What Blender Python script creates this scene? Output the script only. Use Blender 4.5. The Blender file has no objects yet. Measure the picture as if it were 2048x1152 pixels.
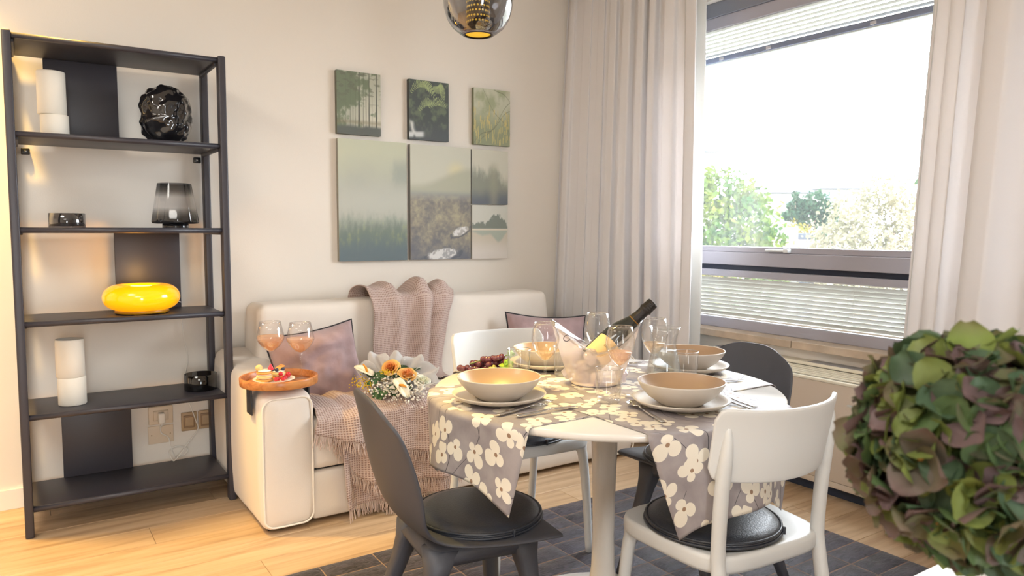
import bpy, bmesh, math, random
import numpy as np
from mathutils import Vector, Matrix, Euler, noise

SC = bpy.context.scene
COL = SC.collection
random.seed(7)
rng = np.random.default_rng(7)
pi = math.pi

# ------------------------------------------------------------------ camera, sky, lights, exposure
cam = bpy.data.cameras.new('camera')
cam.sensor_width = 36.0
cam.lens = 26.10
cam.clip_start = 0.02
cam.clip_end = 500
cam_o = bpy.data.objects.new('camera', cam)
COL.objects.link(cam_o)
_right = Vector((0.8311, -0.5561, 0.0040))
_fwd = Vector((0.5540, 0.8288, -0.0792))
_up = _right.cross(_fwd).normalized()
_right = _fwd.cross(_up).normalized()
_f = _fwd.normalized()
cam_o.matrix_world = Matrix(((_right.x, _up.x, -_f.x, 0), (_right.y, _up.y, -_f.y, 0), (_right.z, _up.z, -_f.z, 1.23), (0, 0, 0, 1)))
cam.dof.use_dof = True
cam.dof.focus_distance = 2.2
cam.dof.aperture_fstop = 9.0
SC.camera = cam_o

w = bpy.data.worlds.new('sky')
SC.world = w
w.use_nodes = True
bg = w.node_tree.nodes['Background']
bg.inputs['Color'].default_value = (0.89, 0.95, 1.0, 1)
bg.inputs['Strength'].default_value = 22.0

def light(name, kind, loc, energy, color, rot=(0, 0, 0), **k):
    l = bpy.data.lights.new(name, kind)
    l.energy = energy
    l.color = color
    for a, b in k.items():
        setattr(l, a, b)
    o = bpy.data.objects.new(name, l)
    o.location = loc
    o.rotation_euler = rot
    COL.objects.link(o)
    return o

sun = light('sun', 'SUN', (0, 0, 30), 6.0, (1, 0.95, 0.86), angle=0.01)
sun.rotation_euler = Vector((0.42, -0.72, -0.62)).to_track_quat('-Z', 'Y').to_euler()
# unseen fill lamps added under the ceiling, and the spot above the bookcase
light('ceiling_fill_light', 'AREA', (-0.9, -0.3, 2.7), 56, (1, 0.965, 0.90), shape='DISK', size=1.3)
light('wall_fill_light', 'AREA', (-0.9, 2.1, 2.7), 32, (1, 0.96, 0.89), shape='DISK', size=0.9)
light('spotlight_light', 'SPOT', (-0.15, 3.51, 2.66), 430, (1, 0.62, 0.14), rot=(math.radians(-14), math.radians(6), 0), spot_size=math.radians(100), spot_blend=1.0, shadow_soft_size=0.05)
portal = light('window_portal', 'AREA', (3.62, 2.2, 1.6), 1, (1, 1, 1), rot=(0, pi / 2, 0), shape='RECTANGLE', size=2.0, size_y=2.6)
portal.data.cycles.is_portal = True
portal2 = light('rear_fill_portal', 'AREA', (-0.35, -3.25, 1.1), 1, (1, 1, 1), rot=(pi / 2, 0, 0), shape='RECTANGLE', size=0.7, size_y=2.0)  # portal of an unseen opening added behind the camera for frontal fill
portal2.data.cycles.is_portal = True

SC.cycles.transparent_max_bounces = 40
SC.view_settings.view_transform = 'Standard'
SC.view_settings.look = 'None'
SC.view_settings.exposure = -0.2
SC.view_settings.gamma = 1.0
SC.view_settings.use_curve_mapping = False

# ------------------------------------------------------------------ helpers: objects
def lin(c):
    out = []
    for v in c[:3]:
        v = v / 255.0
        out.append(v / 12.92 if v <= 0.04045 else ((v + 0.055) / 1.055) ** 2.4)
    return (*out, 1.0)

def mesh(verts, faces, smooth=True, uvs=None, fix=False):
    me = bpy.data.meshes.new('mesh')
    me.from_pydata([tuple(v) for v in verts], [], faces)
    if uvs is not None:
        lay = me.uv_layers.new(name='UVMap')
        idx = np.empty(len(me.loops), dtype=np.int32)
        me.loops.foreach_get('vertex_index', idx)
        lay.data.foreach_set('uv', np.asarray(uvs, dtype=np.float32)[idx].ravel())
    if fix:
        bm = bmesh.new()
        bm.from_mesh(me)
        bmesh.ops.recalc_face_normals(bm, faces=bm.faces)
        bm.to_mesh(me)
        bm.free()
    if smooth:
        me.polygons.foreach_set('use_smooth', [True] * len(me.polygons))
    me.update()
    return me

def obj(name, me, m=None, parent=None, loc=(0, 0, 0), rot=(0, 0, 0), scale=None):
    o = bpy.data.objects.new(name, me)
    COL.objects.link(o)
    o.location = loc
    o.rotation_euler = rot
    if scale is not None:
        o.scale = scale
    if parent is not None:
        o.parent = parent
    if m is not None and me is not None:
        if len(me.materials) == 0:
            me.materials.append(m)
        elif me.materials[0] is not m:
            o.material_slots[0].link = 'OBJECT'
            o.material_slots[0].material = m
    return o

def tag(o, label=None, cat=None, group=None, kind=None):
    if label: o['label'] = label
    if cat: o['category'] = cat
    if group: o['group'] = group
    if kind: o['kind'] = kind
    return o

def thing(name, label, cat, loc=(0, 0, 0), rz=0.0, group=None, rot=None):
    o = bpy.data.objects.new(name, None)
    COL.objects.link(o)
    o.empty_display_size = 0.05
    o.location = loc
    o.rotation_euler = rot if rot is not None else (0, 0, rz)
    return tag(o, label, cat, group)

def copy_tree(o, parent=None):
    c = o.copy()
    COL.objects.link(c)
    c.parent = parent
    for ch in list(o.children):
        copy_tree(ch, c)
    return c

def dup(o, label, loc, rz=None):
    c = copy_tree(o)
    c.location = loc
    if rz is not None:
        c.rotation_euler = (0, 0, rz)
    c['label'] = label
    return c

# ------------------------------------------------------------------ helpers: shapes (verts, faces)
class MB:
    def __init__(self):
        self.v = []; self.f = []
    def add(self, vf, M=None, off=(0, 0, 0)):
        n = len(self.v)
        ox, oy, oz = off
        for p in vf[0]:
            if M is not None:
                p = M @ Vector(p)
            self.v.append((p[0] + ox, p[1] + oy, p[2] + oz))
        self.f += [tuple(i + n for i in f) for f in vf[1]]
        return self
    def vf(self):
        return self.v, self.f
    def mesh(self, smooth=True, fix=False):
        return mesh(self.v, self.f, smooth, None, fix)

def soft_vf(sx, sy, sz, r, n=4, c=(0, 0, 0)):
    """box with truly rounded edges; n cuts per rounded corner"""
    h = (sx / 2, sy / 2, sz / 2)
    r = min(r, *h)
    def ticks(a):
        e = [-a + r * (1 - math.cos(pi / 2 * i / n)) for i in range(n)] + [-a + r]
        mid = [] if a - r < 1e-6 else [0.0]
        return e + mid + [-t for t in reversed(e)] if a - r > 1e-6 else e + [-t for t in reversed(e[:-1])]
    T = [ticks(a) for a in h]
    idx = {}; V = []; F = []
    def put(p):
        k = (round(p[0], 6), round(p[1], 6), round(p[2], 6))
        if k not in idx:
            q = [max(-(h[i] - r), min(h[i] - r, p[i])) for i in range(3)]
            d = [p[i] - q[i] for i in range(3)]
            l = math.sqrt(sum(x * x for x in d)) or 1.0
            idx[k] = len(V)
            V.append(tuple(q[i] + d[i] / l * r + c[i] for i in range(3)))
        return idx[k]
    for ax in range(3):
        a, b = (ax + 1) % 3, (ax + 2) % 3
        for s in (-1, 1):
            for i in range(len(T[a]) - 1):
                for j in range(len(T[b]) - 1):
                    q = []
                    for (ii, jj) in ((i, j), (i + 1, j), (i + 1, j + 1), (i, j + 1)):
                        p = [0, 0, 0]
                        p[ax] = s * h[ax]; p[a] = T[a][ii]; p[b] = T[b][jj]
                        q.append(put(p))
                    q = q if s > 0 else q[::-1]
                    if len(set(q)) == 4:
                        F.append(tuple(q))
    return V, F

def dense_soft_vf(sx, sy, sz, r, n=10, disp=None):
    """rounded box with an even dense grid, for upholstery; disp(p)->p"""
    h = (sx / 2, sy / 2, sz / 2)
    idx = {}; V = []; F = []
    N = [max(4, int(n * a / max(h))) for a in h]
    def tick(i, m, a):
        t = i / m
        # denser near the ends
        t = 0.5 - 0.5 * math.cos(pi * t) if m > 3 else t
        return (2 * t - 1) * a
    def put(p):
        k = (round(p[0], 6), round(p[1], 6), round(p[2], 6))
        if k not in idx:
            q = [max(-(h[i] - r), min(h[i] - r, p[i])) for i in range(3)]
            d = [p[i] - q[i] for i in range(3)]
            l = math.sqrt(sum(x * x for x in d)) or 1.0
            v = [q[i] + d[i] / l * r for i in range(3)]
            if disp: v = disp(v)
            idx[k] = len(V); V.append(tuple(v))
        return idx[k]
    for ax in range(3):
        a, b = (ax + 1) % 3, (ax + 2) % 3
        for s in (-1, 1):
            for i in range(N[a]):
                for j in range(N[b]):
                    q = []
                    for (ii, jj) in ((i, j), (i + 1, j), (i + 1, j + 1), (i, j + 1)):
                        p = [0, 0, 0]
                        p[ax] = s * h[ax]; p[a] = tick(ii, N[a], h[a]); p[b] = tick(jj, N[b], h[b])
                        q.append(put(p))
                    F.append(tuple(q if s > 0 else q[::-1]))
    return V, F

def box_vf(x0, x1, y0, y1, z0, z1):
    V = [(x, y, z) for x in (x0, x1) for y in (y0, y1) for z in (z0, z1)]
    F = [(0, 1, 3, 2), (4, 6, 7, 5), (0, 4, 5, 1), (2, 3, 7, 6), (0, 2, 6, 4), (1, 5, 7, 3)]
    return V, F

def lathe_vf(prof, n=32, close=True):
    V = []; F = []
    rings = []
    for r, z in prof:
        if r < 1e-6:
            rings.append([len(V)]); V.append((0, 0, z))
        else:
            rings.append(list(range(len(V), len(V) + n)))
            V += [(r * math.cos(2 * pi * i / n), r * math.sin(2 * pi * i / n), z) for i in range(n)]
    for a, b in zip(rings, rings[1:]):
        for i in range(n):
            j = (i + 1) % n
            if len(a) == 1 and len(b) == 1: continue
            if len(a) == 1: F.append((a[0], b[j], b[i]))
            elif len(b) == 1: F.append((a[i], a[j], b[0]))
            else: F.append((a[i], a[j], b[j], b[i]))
    return V, F

def tube_vf(path, rad, n=10, caps=True, closed=False):
    P = [Vector(p) for p in path]
    m = len(P)
    R = rad if isinstance(rad, (list, tuple)) else [rad] * m
    V = []; F = []
    T = []
    for i in range(m):
        a = P[i - 1] if (i > 0 or closed) else P[0]
        b = P[(i + 1) % m] if (i < m - 1 or closed) else P[m - 1]
        t = (b - a)
        T.append(t.normalized() if t.length > 0 else Vector((0, 0, 1)))
    up = Vector((0, 0, 1)) if abs(T[0].z) < 0.9 else Vector((1, 0, 0))
    nrm = T[0].cross(up).normalized()
    for i in range(m):
        nrm = (nrm - T[i] * nrm.dot(T[i])).normalized()
        bn = T[i].cross(nrm)
        for k in range(n):
            a = 2 * pi * k / n
            r = R[i]
            rx, ry = (r, r) if not isinstance(r, (tuple, list)) else r
            V.append(tuple(P[i] + nrm * math.cos(a) * rx + bn * math.sin(a) * ry))
    for i in range(m if closed else m - 1):
        i2 = (i + 1) % m
        for k in range(n):
            k2 = (k + 1) % n
            F.append((i * n + k, i * n + k2, i2 * n + k2, i2 * n + k))
    if caps and not closed:
        F.append(tuple(range(n))[::-1]); F.append(tuple(range((m - 1) * n, m * n)))
    return V, F

def loft_vf(rings, caps=True):
    n = len(rings[0]); V = [tuple(p) for r in rings for p in r]; F = []
    for i in range(len(rings) - 1):
        for k in range(n):
            k2 = (k + 1) % n
            F.append((i * n + k, i * n + k2, (i + 1) * n + k2, (i + 1) * n + k))
    if caps:
        F.append(tuple(range(n))[::-1]); F.append(tuple(range((len(rings) - 1) * n, len(rings) * n)))
    return V, F

def grid_vf(fn, nu, nv):
    V = []; UV = []; F = []
    for j in range(nv + 1):
        for i in range(nu + 1):
            u, v = i / nu, j / nv
            r = fn(u, v)
            V.append(tuple(r[:3]))
            UV.append(r[3] if len(r) > 3 else (u, v))
    for j in range(nv):
        for i in range(nu):
            a = j * (nu + 1) + i
            F.append((a, a + 1, a + nu + 2, a + nu + 1))
    return V, F, UV

def sphere_vf(r, n=12, m=8, c=(0, 0, 0), s=(1, 1, 1)):
    prof = [(r * math.sin(pi * i / m), -r * math.cos(pi * i / m)) for i in range(m + 1)]
    prof[0] = (0, -r); prof[-1] = (0, r)
    V, F = lathe_vf(prof, n)
    return [(x * s[0] + c[0], y * s[1] + c[1], z * s[2] + c[2]) for x, y, z in V], F

def solidify(o, t, off=0.0):
    md = o.modifiers.new('thickness', 'SOLIDIFY')
    md.thickness = t; md.offset = off
    return o

def subsurf(o, n=1):
    md = o.modifiers.new('smooth', 'SUBSURF')
    md.levels = n; md.render_levels = n
    return o

def smooth_path(pts, k=6):
    """Catmull-Rom through pts"""
    P = [Vector(p) for p in pts]
    out = []
    for i in range(len(P) - 1):
        p0 = P[max(i - 1, 0)]; p1 = P[i]; p2 = P[i + 1]; p3 = P[min(i + 2, len(P) - 1)]
        for j in range(k):
            t = j / k
            out.append(0.5 * ((2 * p1) + (p2 - p0) * t + (2 * p0 - 5 * p1 + 4 * p2 - p3) * t * t + (3 * p1 - p0 - 3 * p2 + p3) * t ** 3))
    out.append(P[-1])
    return out

def interp(x, xs, ys):
    return float(np.interp(x, xs, ys))

# ------------------------------------------------------------------ helpers: materials
def new_mat(name):
    m = bpy.data.materials.new(name)
    m.use_nodes = True
    nt = m.node_tree
    return m, nt, nt.nodes, nt.links

def pbr(name, color, rough=0.5, metal=0.0, bump=0.0, bscale=60.0, var=0.0, vscale=4.0, obj_var=0.0, emit=None, estr=0.0, coat=0.0, stretch=(1, 1, 1), spec=0.5, sheen=0.0, trans=0.0, sss=0.0):
    m, nt, N, L = new_mat(name)
    b = N['Principled BSDF']
    b.inputs['Roughness'].default_value = rough
    b.inputs['Metallic'].default_value = metal
    b.inputs['Specular IOR Level'].default_value = spec
    b.inputs['Coat Weight'].default_value = coat
    b.inputs['Sheen Weight'].default_value = sheen
    if sss:
        b.inputs['Subsurface Weight'].default_value = sss
        b.inputs['Subsurface Radius'].default_value = (0.01, 0.006, 0.004)
    base = lin(color)
    b.inputs['Base Color'].default_value = base
    tc = mp = None
    if bump or var:
        tc = N.new('ShaderNodeTexCoord'); mp = N.new('ShaderNodeMapping')
        mp.inputs['Scale'].default_value = stretch
        L.new(tc.outputs['Object'], mp.inputs['Vector'])
    if var or obj_var:
        hsv = N.new('ShaderNodeHueSaturation')
        hsv.inputs['Color'].default_value = base
        val = None
        if var:
            nz = N.new('ShaderNodeTexNoise'); nz.inputs['Scale'].default_value = vscale
            nz.inputs['Detail'].default_value = 4
            L.new(mp.outputs[0], nz.inputs['Vector'])
            mr = N.new('ShaderNodeMapRange')
            mr.inputs['From Min'].default_value = 0.3; mr.inputs['From Max'].default_value = 0.7
            mr.inputs['To Min'].default_value = 1 - var; mr.inputs['To Max'].default_value = 1 + var
            L.new(nz.outputs['Fac'], mr.inputs['Value'])
            val = mr.outputs[0]
        if obj_var:
            oi = N.new('ShaderNodeObjectInfo')
            mr2 = N.new('ShaderNodeMapRange')
            mr2.inputs['To Min'].default_value = 1 - obj_var; mr2.inputs['To Max'].default_value = 1 + obj_var
            L.new(oi.outputs['Random'], mr2.inputs['Value'])
            if val is not None:
                mu = N.new('ShaderNodeMath'); mu.operation = 'MULTIPLY'
                L.new(val, mu.inputs[0]); L.new(mr2.outputs[0], mu.inputs[1]); val = mu.outputs[0]
            else:
                val = mr2.outputs[0]
        L.new(val, hsv.inputs['Value'])
        L.new(hsv.outputs[0], b.inputs['Base Color'])
    if bump:
        nz2 = N.new('ShaderNodeTexNoise'); nz2.inputs['Scale'].default_value = bscale
        nz2.inputs['Detail'].default_value = 3
        L.new(mp.outputs[0], nz2.inputs['Vector'])
        bp = N.new('ShaderNodeBump'); bp.inputs['Strength'].default_value = bump; bp.inputs['Distance'].default_value = 0.01
        L.new(nz2.outputs['Fac'], bp.inputs['Height']); L.new(bp.outputs[0], b.inputs['Normal'])
    if emit:
        b.inputs['Emission Color'].default_value = lin(emit)
        b.inputs['Emission Strength'].default_value = estr
    if trans:
        # cloth or leaf that lets some light through
        tr = N.new('ShaderNodeBsdfTranslucent'); mx = N.new('ShaderNodeMixShader')
        tr.inputs['Color'].default_value = base
        mx.inputs[0].default_value = trans
        out = N['Material Output']
        L.new(b.outputs[0], mx.inputs[1]); L.new(tr.outputs[0], mx.inputs[2]); L.new(mx.outputs[0], out.inputs['Surface'])
    return m

def thin_glass(name, tint=(1, 1, 1), edge=0.42, body=0.02, blend=0.35, film=None, film_amt=0.0):
    """thin-walled clear glass: straight-through transmission plus fresnel-like reflection (no refraction in a thin wall)"""
    m, nt, N, L = new_mat(name)
    N.remove(N['Principled BSDF'])
    out = N['Material Output']
    tr = N.new('ShaderNodeBsdfTransparent'); tr.inputs['Color'].default_value = (*tint, 1)
    gl = N.new('ShaderNodeBsdfGlossy'); gl.inputs['Roughness'].default_value = 0.02
    lw = N.new('ShaderNodeLayerWeight'); lw.inputs['Blend'].default_value = blend
    mr = N.new('ShaderNodeMapRange'); mr.inputs['To Min'].default_value = body; mr.inputs['To Max'].default_value = edge
    L.new(lw.outputs['Facing'], mr.inputs['Value'])
    mx = N.new('ShaderNodeMixShader')
    L.new(mr.outputs[0], mx.inputs[0]); L.new(tr.outputs[0], mx.inputs[1]); L.new(gl.outputs[0], mx.inputs[2])
    res = mx.outputs[0]
    if film:
        df = N.new('ShaderNodeBsdfDiffuse'); df.inputs['Color'].default_value = lin(film)
        tl = N.new('ShaderNodeBsdfTranslucent'); tl.inputs['Color'].default_value = lin(film)
        a = N.new('ShaderNodeMixShader'); a.inputs[0].default_value = 0.5
        L.new(df.outputs[0], a.inputs[1]); L.new(tl.outputs[0], a.inputs[2])
        b2 = N.new('ShaderNodeMixShader'); b2.inputs[0].default_value = film_amt
        L.new(res, b2.inputs[1]); L.new(a.outputs[0], b2.inputs[2])
        res = b2.outputs[0]
    L.new(res, out.inputs['Surface'])
    return m

M = {}
M['wall'] = pbr('wall_paint', (235, 228, 218), 0.9, bump=0.04, bscale=180, spec=0.2)
M['ceiling'] = pbr('ceiling_paint', (242, 242, 240), 0.95, spec=0.1)
M['white_trim'] = pbr('white_trim', (240, 236, 228), 0.5)
M['black_metal'] = pbr('anthracite_lacquer', (59, 57, 64), 0.42, var=0.05, vscale=3)
M['black'] = pbr('black_plastic', (22, 23, 27), 0.4)
M['navy_strip'] = pbr('dark_gasket', (40, 48, 66), 0.6)
M['chrome'] = pbr('polished_steel', (205, 205, 208), 0.16, metal=1.0)
M['alu'] = pbr('grey_aluminium', (168, 166, 176), 0.42, metal=0.0, spec=0.6)
M['plaster'] = pbr('white_plaster', (236, 230, 218), 0.75, bump=0.1, bscale=90, var=0.02, vscale=20)
M['sofa'] = pbr('cream_cotton', (231, 222, 211), 0.85, bump=0.14, bscale=420, sheen=0.15, spec=0.2, var=0.015, vscale=6)
M['sofa_pipe'] = pbr('cream_piping', (245, 236, 222), 0.8)
M['velvet'] = pbr('mauve_velvet', (164, 139, 140), 0.75, sheen=0.3, var=0.22, vscale=9, bump=0.12, bscale=45, spec=0.2)
M['pipe_black'] = pbr('black_piping', (30, 28, 34), 0.6)
M['white_plastic'] = pbr('white_polypropylene', (220, 221, 220), 0.42)
M['grey_plastic'] = pbr('anthracite_polypropylene', (70, 71, 78), 0.5, bump=0.05, bscale=600, var=0.03, vscale=4)
M['leather'] = pbr('black_leather', (48, 52, 61), 0.36, bump=0.12, bscale=240, spec=0.6)
M['table_white'] = pbr('white_lacquer', (232, 227, 220), 0.18)
M['stone'] = pbr('beige_stoneware', (184, 160, 136), 0.42, var=0.02, vscale=8, coat=0.12)
M['wood'] = None
M['glass'] = thin_glass('clear_glass')
M['glass_thick'] = thin_glass('clear_thick_glass', tint=(0.985, 0.99, 0.99), edge=0.45, body=0.03, blend=0.35)
M['rim_glass'] = thin_glass('glass_rim', edge=0.85, body=0.25, blend=0.6)
M['pane'] = thin_glass('window_glass', edge=0.4, body=0.03, blend=0.2, film=(235, 243, 250), film_amt=0.022)  # whitish film in the glass stands for the overexposure haze outdoors
M['smoke'] = thin_glass('smoked_glass', tint=(0.5, 0.51, 0.55), edge=0.6, body=0.08, blend=0.4)
M['smoke_dark'] = thin_glass('dark_smoked_glass', tint=(0.2, 0.21, 0.24), edge=0.5, body=0.06, blend=0.35)
M['pendant_glass'] = thin_glass('grey_pendant_glass', tint=(0.62, 0.63, 0.66), edge=0.75, body=0.07, blend=0.4)
M['curtain'] = pbr('greige_curtain_cloth', (244, 241, 241), 0.9, bump=0.05, bscale=900, trans=0.22, spec=0.1)
M['sheer'] = pbr('pale_curtain_edge', (232, 232, 230), 0.9, trans=0.4, spec=0.1)
M['cord'] = pbr('white_cord', (238, 234, 226), 0.5)
M['outlet'] = pbr('ivory_plastic', (226, 208, 184), 0.45)
M['switch'] = pbr('tan_plastic', (186, 158, 122), 0.5)

def wood_mat(name, c1, c2, c3, stretch=(0.6, 9, 9), scale=3.0, rough=0.45, ring=True, objrand=True):
    m, nt, N, L = new_mat(name)
    b = N['Principled BSDF']
    tc = N.new('ShaderNodeTexCoord'); mp = N.new('ShaderNodeMapping'); mp.inputs['Scale'].default_value = stretch
    if objrand:
        oi = N.new('ShaderNodeObjectInfo')
        vm = N.new('ShaderNodeVectorMath'); vm.operation = 'MULTIPLY_ADD'
        cx = N.new('ShaderNodeCombineXYZ')
        L.new(oi.outputs['Random'], cx.inputs[0]); L.new(oi.outputs['Random'], cx.inputs[1]); L.new(oi.outputs['Random'], cx.inputs[2])
        vm.inputs[1].default_value = (31, 17, 11)
        L.new(cx.outputs[0], vm.inputs[0]); L.new(tc.outputs['Object'], vm.inputs[2])
        L.new(vm.outputs[0], mp.inputs['Vector'])
    else:
        L.new(tc.outputs['Object'], mp.inputs['Vector'])
    n1 = N.new('ShaderNodeTexNoise'); n1.inputs['Scale'].default_value = scale; n1.inputs['Detail'].default_value = 6; n1.inputs['Distortion'].default_value = 0.8
    L.new(mp.outputs[0], n1.inputs['Vector'])
    cr = N.new('ShaderNodeValToRGB')
    cr.color_ramp.elements[0].position = 0.3; cr.color_ramp.elements[0].color = lin(c1)
    cr.color_ramp.elements[1].position = 0.72; cr.color_ramp.elements[1].color = lin(c3)
    e = cr.color_ramp.elements.new(0.5); e.color = lin(c2)
    L.new(n1.outputs['Fac'], cr.inputs[0])
    col = cr.outputs[0]
    if objrand:
        hs = N.new('ShaderNodeHueSaturation')
        mr = N.new('ShaderNodeMapRange'); mr.inputs['To Min'].default_value = 0.92; mr.inputs['To Max'].default_value = 1.06
        L.new(oi.outputs['Random'], mr.inputs['Value']); L.new(mr.outputs[0], hs.inputs['Value'])
        L.new(col, hs.inputs['Color']); col = hs.outputs[0]
    L.new(col, b.inputs['Base Color'])
    b.inputs['Roughness'].default_value = rough
    bp = N.new('ShaderNodeBump'); bp.inputs['Strength'].default_value = 0.06; bp.inputs['Distance'].default_value = 0.005
    L.new(n1.outputs['Fac'], bp.inputs['Height']); L.new(bp.outputs[0], b.inputs['Normal'])
    return m

M['plank'] = wood_mat('oak_laminate', (170, 140, 108), (196, 167, 133), (208, 182, 150), stretch=(0.55, 7, 7), scale=3.2)
M['tray_wood'] = wood_mat('cherry_tray_wood', (168, 98, 48), (200, 130, 70), (214, 150, 90), stretch=(3, 14, 14), scale=3, rough=0.3, objrand=False)
# ================================================================== SETTING
def struct(name, vf, m, parent=None, smooth=False, label=None):
    o = obj(name, mesh(vf[0], vf[1], smooth), m, parent)
    if parent is None:
        o['kind'] = 'structure'
    if label: o['label'] = label
    return o

YB = 3.849      # back wall
XW = 3.25       # window wall
struct('wall_back', box_vf(-2.7, 3.75, YB, YB + 0.2, -0.1, 2.9), M['wall'], label='plain warm white wall behind the bookcase, sofa and pictures')
struct('wall_left', box_vf(-2.7, -2.5, -3.2, YB, -0.1, 2.9), M['wall'], label='plain white wall on the far left side of the room')
mb = MB()
for q in ((-2.7, -0.70, -0.1, 2.9), (0.0, 3.75, -0.1, 2.9), (-0.70, 0.0, -0.1, 0.1), (-0.70, 0.0, 2.1, 2.9)):  # pieces leave an added opening that lets in fill light
    mb.add(box_vf(q[0], q[1], -3.2, -3.0, q[2], q[3]))
struct('wall_front', mb.vf(), M['wall'], label='plain white wall behind the viewer with an opening added for fill light')
struct('ceiling', box_vf(-2.7, 3.75, -3.2, YB + 0.2, 2.75, 2.95), M['ceiling'], label='flat white ceiling')
mb = MB()
mb.add(box_vf(XW, XW + 0.3, -3.2, YB, -0.1, 0.64))
mb.add(box_vf(XW, XW + 0.3, -3.2, YB, 2.49, 2.9))
mb.add(box_vf(XW, XW + 0.3, 3.20, YB, 0.64, 2.49))
mb.add(box_vf(XW, XW + 0.3, -3.2, 1.40, 0.64, 2.49))
struct('wall_right', mb.vf(), M['wall'], label='white window wall on the right with a wide window opening')
bb = struct('baseboard_back', box_vf(-2.5, 0.76, YB - 0.014, YB, 0.001, 0.088), M['white_trim'], label='low white baseboard along the back wall')

# floor: a dark bed with every board laid on it
fl = struct('floor', box_vf(-2.5, 3.25, -3.0, YB, -0.06, -0.010), pbr('floor_bed', (70, 52, 36), 0.9), label='pale oak floor of long boards running along the back wall')
pw = 0.186
plank_me = {}
def plank_mesh(L):
    k = round(L, 3)
    if k not in plank_me:
        b = 0.0012
        x, y = L / 2 - 0.0007, pw / 2 - 0.0007
        V = [(-x, -y, -0.010), (x, -y, -0.010), (x, y, -0.010), (-x, y, -0.010),
             (-x, -y, -b), (x, -y, -b), (x, y, -b), (-x, y, -b),
             (-x + b, -y + b, 0), (x - b, -y + b, 0), (x - b, y - b, 0), (-x + b, y - b, 0)]
        F = [(8, 9, 10, 11)]
        for i in range(4):
            j = (i + 1) % 4
            F += [(i, j, 4 + j, 4 + i), (4 + i, 4 + j, 8 + j, 8 + i)]
        plank_me[k] = mesh(V, F, False)
    return plank_me[k]
y = YB - pw / 2
row = 0
offs = [0.0, 0.75, 0.3, 1.05, 0.5]
while y > -0.4:
    x = -1.3 - offs[row % 5]
    while x < XW:
        L = 1.38
        x0 = max(x, -1.3); x1 = min(x + L, XW)
        if x1 - x0 > 0.05:
            obj('plank', plank_mesh(x1 - x0), M['plank'], fl, ((x0 + x1) / 2, y, 0))
        x += L
    y -= pw; row += 1
# far remainder of the floor behind the viewer, one plain sheet
o = obj('floor_remainder', mesh(*box_vf(-2.5, 3.25, -3.0, -0.42, -0.01, 0.0), False), M['plank'], fl)
o = obj('floor_remainder', mesh(*box_vf(-2.5, -1.3, -0.42, YB, -0.01, 0.0), False), M['plank'], fl)

# ------------------------------------------------------------------ window
XF = 3.30       # room face of the window frame
W0, W1 = 1.40, 3.20
win = bpy.data.objects.new('window_1', None); COL.objects.link(win)
tag(win, 'wide grey aluminium window with blinds, one large pane above a low one', None, None, 'structure')
def wpart(name, vf, m, label=None, smooth=False):
    o = obj(name, mesh(vf[0], vf[1], smooth), m, win)
    if label: o['label'] = label
    return o
def bbox(x0, x1, y0, y1, z0, z1, r=0.004, n=2):
    return soft_vf(x1 - x0, y1 - y0, z1 - z0, r, n, ((x0 + x1) / 2, (y0 + y1) / 2, (z0 + z1) / 2))
wpart('middle_rail', bbox(XF, XF + 0.07, W0, W1, 1.036, 1.108), M['alu'])
wpart('sash_rail', bbox(XF + 0.012, XF + 0.06, W0, W1, 1.108, 1.139), M['alu'])
wpart('gasket', box_vf(XF + 0.03, XF + 0.05, W0, W1, 1.008, 1.036), M['navy_strip'], 'dark rubber gasket')
wpart('lower_header', bbox(XF + 0.004, XF + 0.06, W0, W1, 0.972, 1.008), M['alu'])
wpart('lower_frame', bbox(XF - 0.005, XF + 0.07, W0, W1, 0.682, 0.737), M['alu'])
wpart('upper_frame', bbox(XF, XF + 0.07, W0, W1, 2.345, 2.41), M['alu'])
wpart('header_box', bbox(XF - 0.01, XF + 0.07, W0, W1, 2.41, 2.49), pbr('slate_aluminium', (128, 131, 142), 0.4), 'darker grey shutter box')
wpart('frame_jamb', bbox(XF, XF + 0.07, W1 - 0.06, W1, 0.737, 2.345), M['alu'])
wpart('frame_jamb', bbox(XF, XF + 0.07, W0, W0 + 0.06, 0.737, 2.345), M['alu'])
for z0, z1 in ((1.139, 2.345), (0.737, 0.972)):
    wpart('pane', box_vf(XF + 0.042, XF + 0.046, W0 + 0.06, W1 - 0.06, z0, z1), M['pane'])
# handle of the sliding sash
h = MB(); h.add(bbox(XF - 0.012, XF + 0.013, 2.40, 2.52, 1.117, 1.128, 0.003)); h.add(bbox(XF - 0.02, XF + 0.013, 2.375, 2.405, 1.114, 1.133, 0.004))
wpart('handle', h.vf(), pbr('pale_handle', (226, 230, 232), 0.35), 'pale sash handle', True)
stone_m = pbr('travertine', (192, 174, 154), 0.55, var=0.14, vscale=14, bump=0.15, bscale=50)
for a, b in ((1.40, 2.268), (2.272, 3.20)):
    wpart('sill_slab', bbox(3.185, XF + 0.02, a, b, 0.644, 0.682, 0.004), stone_m, 'beige stone sill slab')

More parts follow.
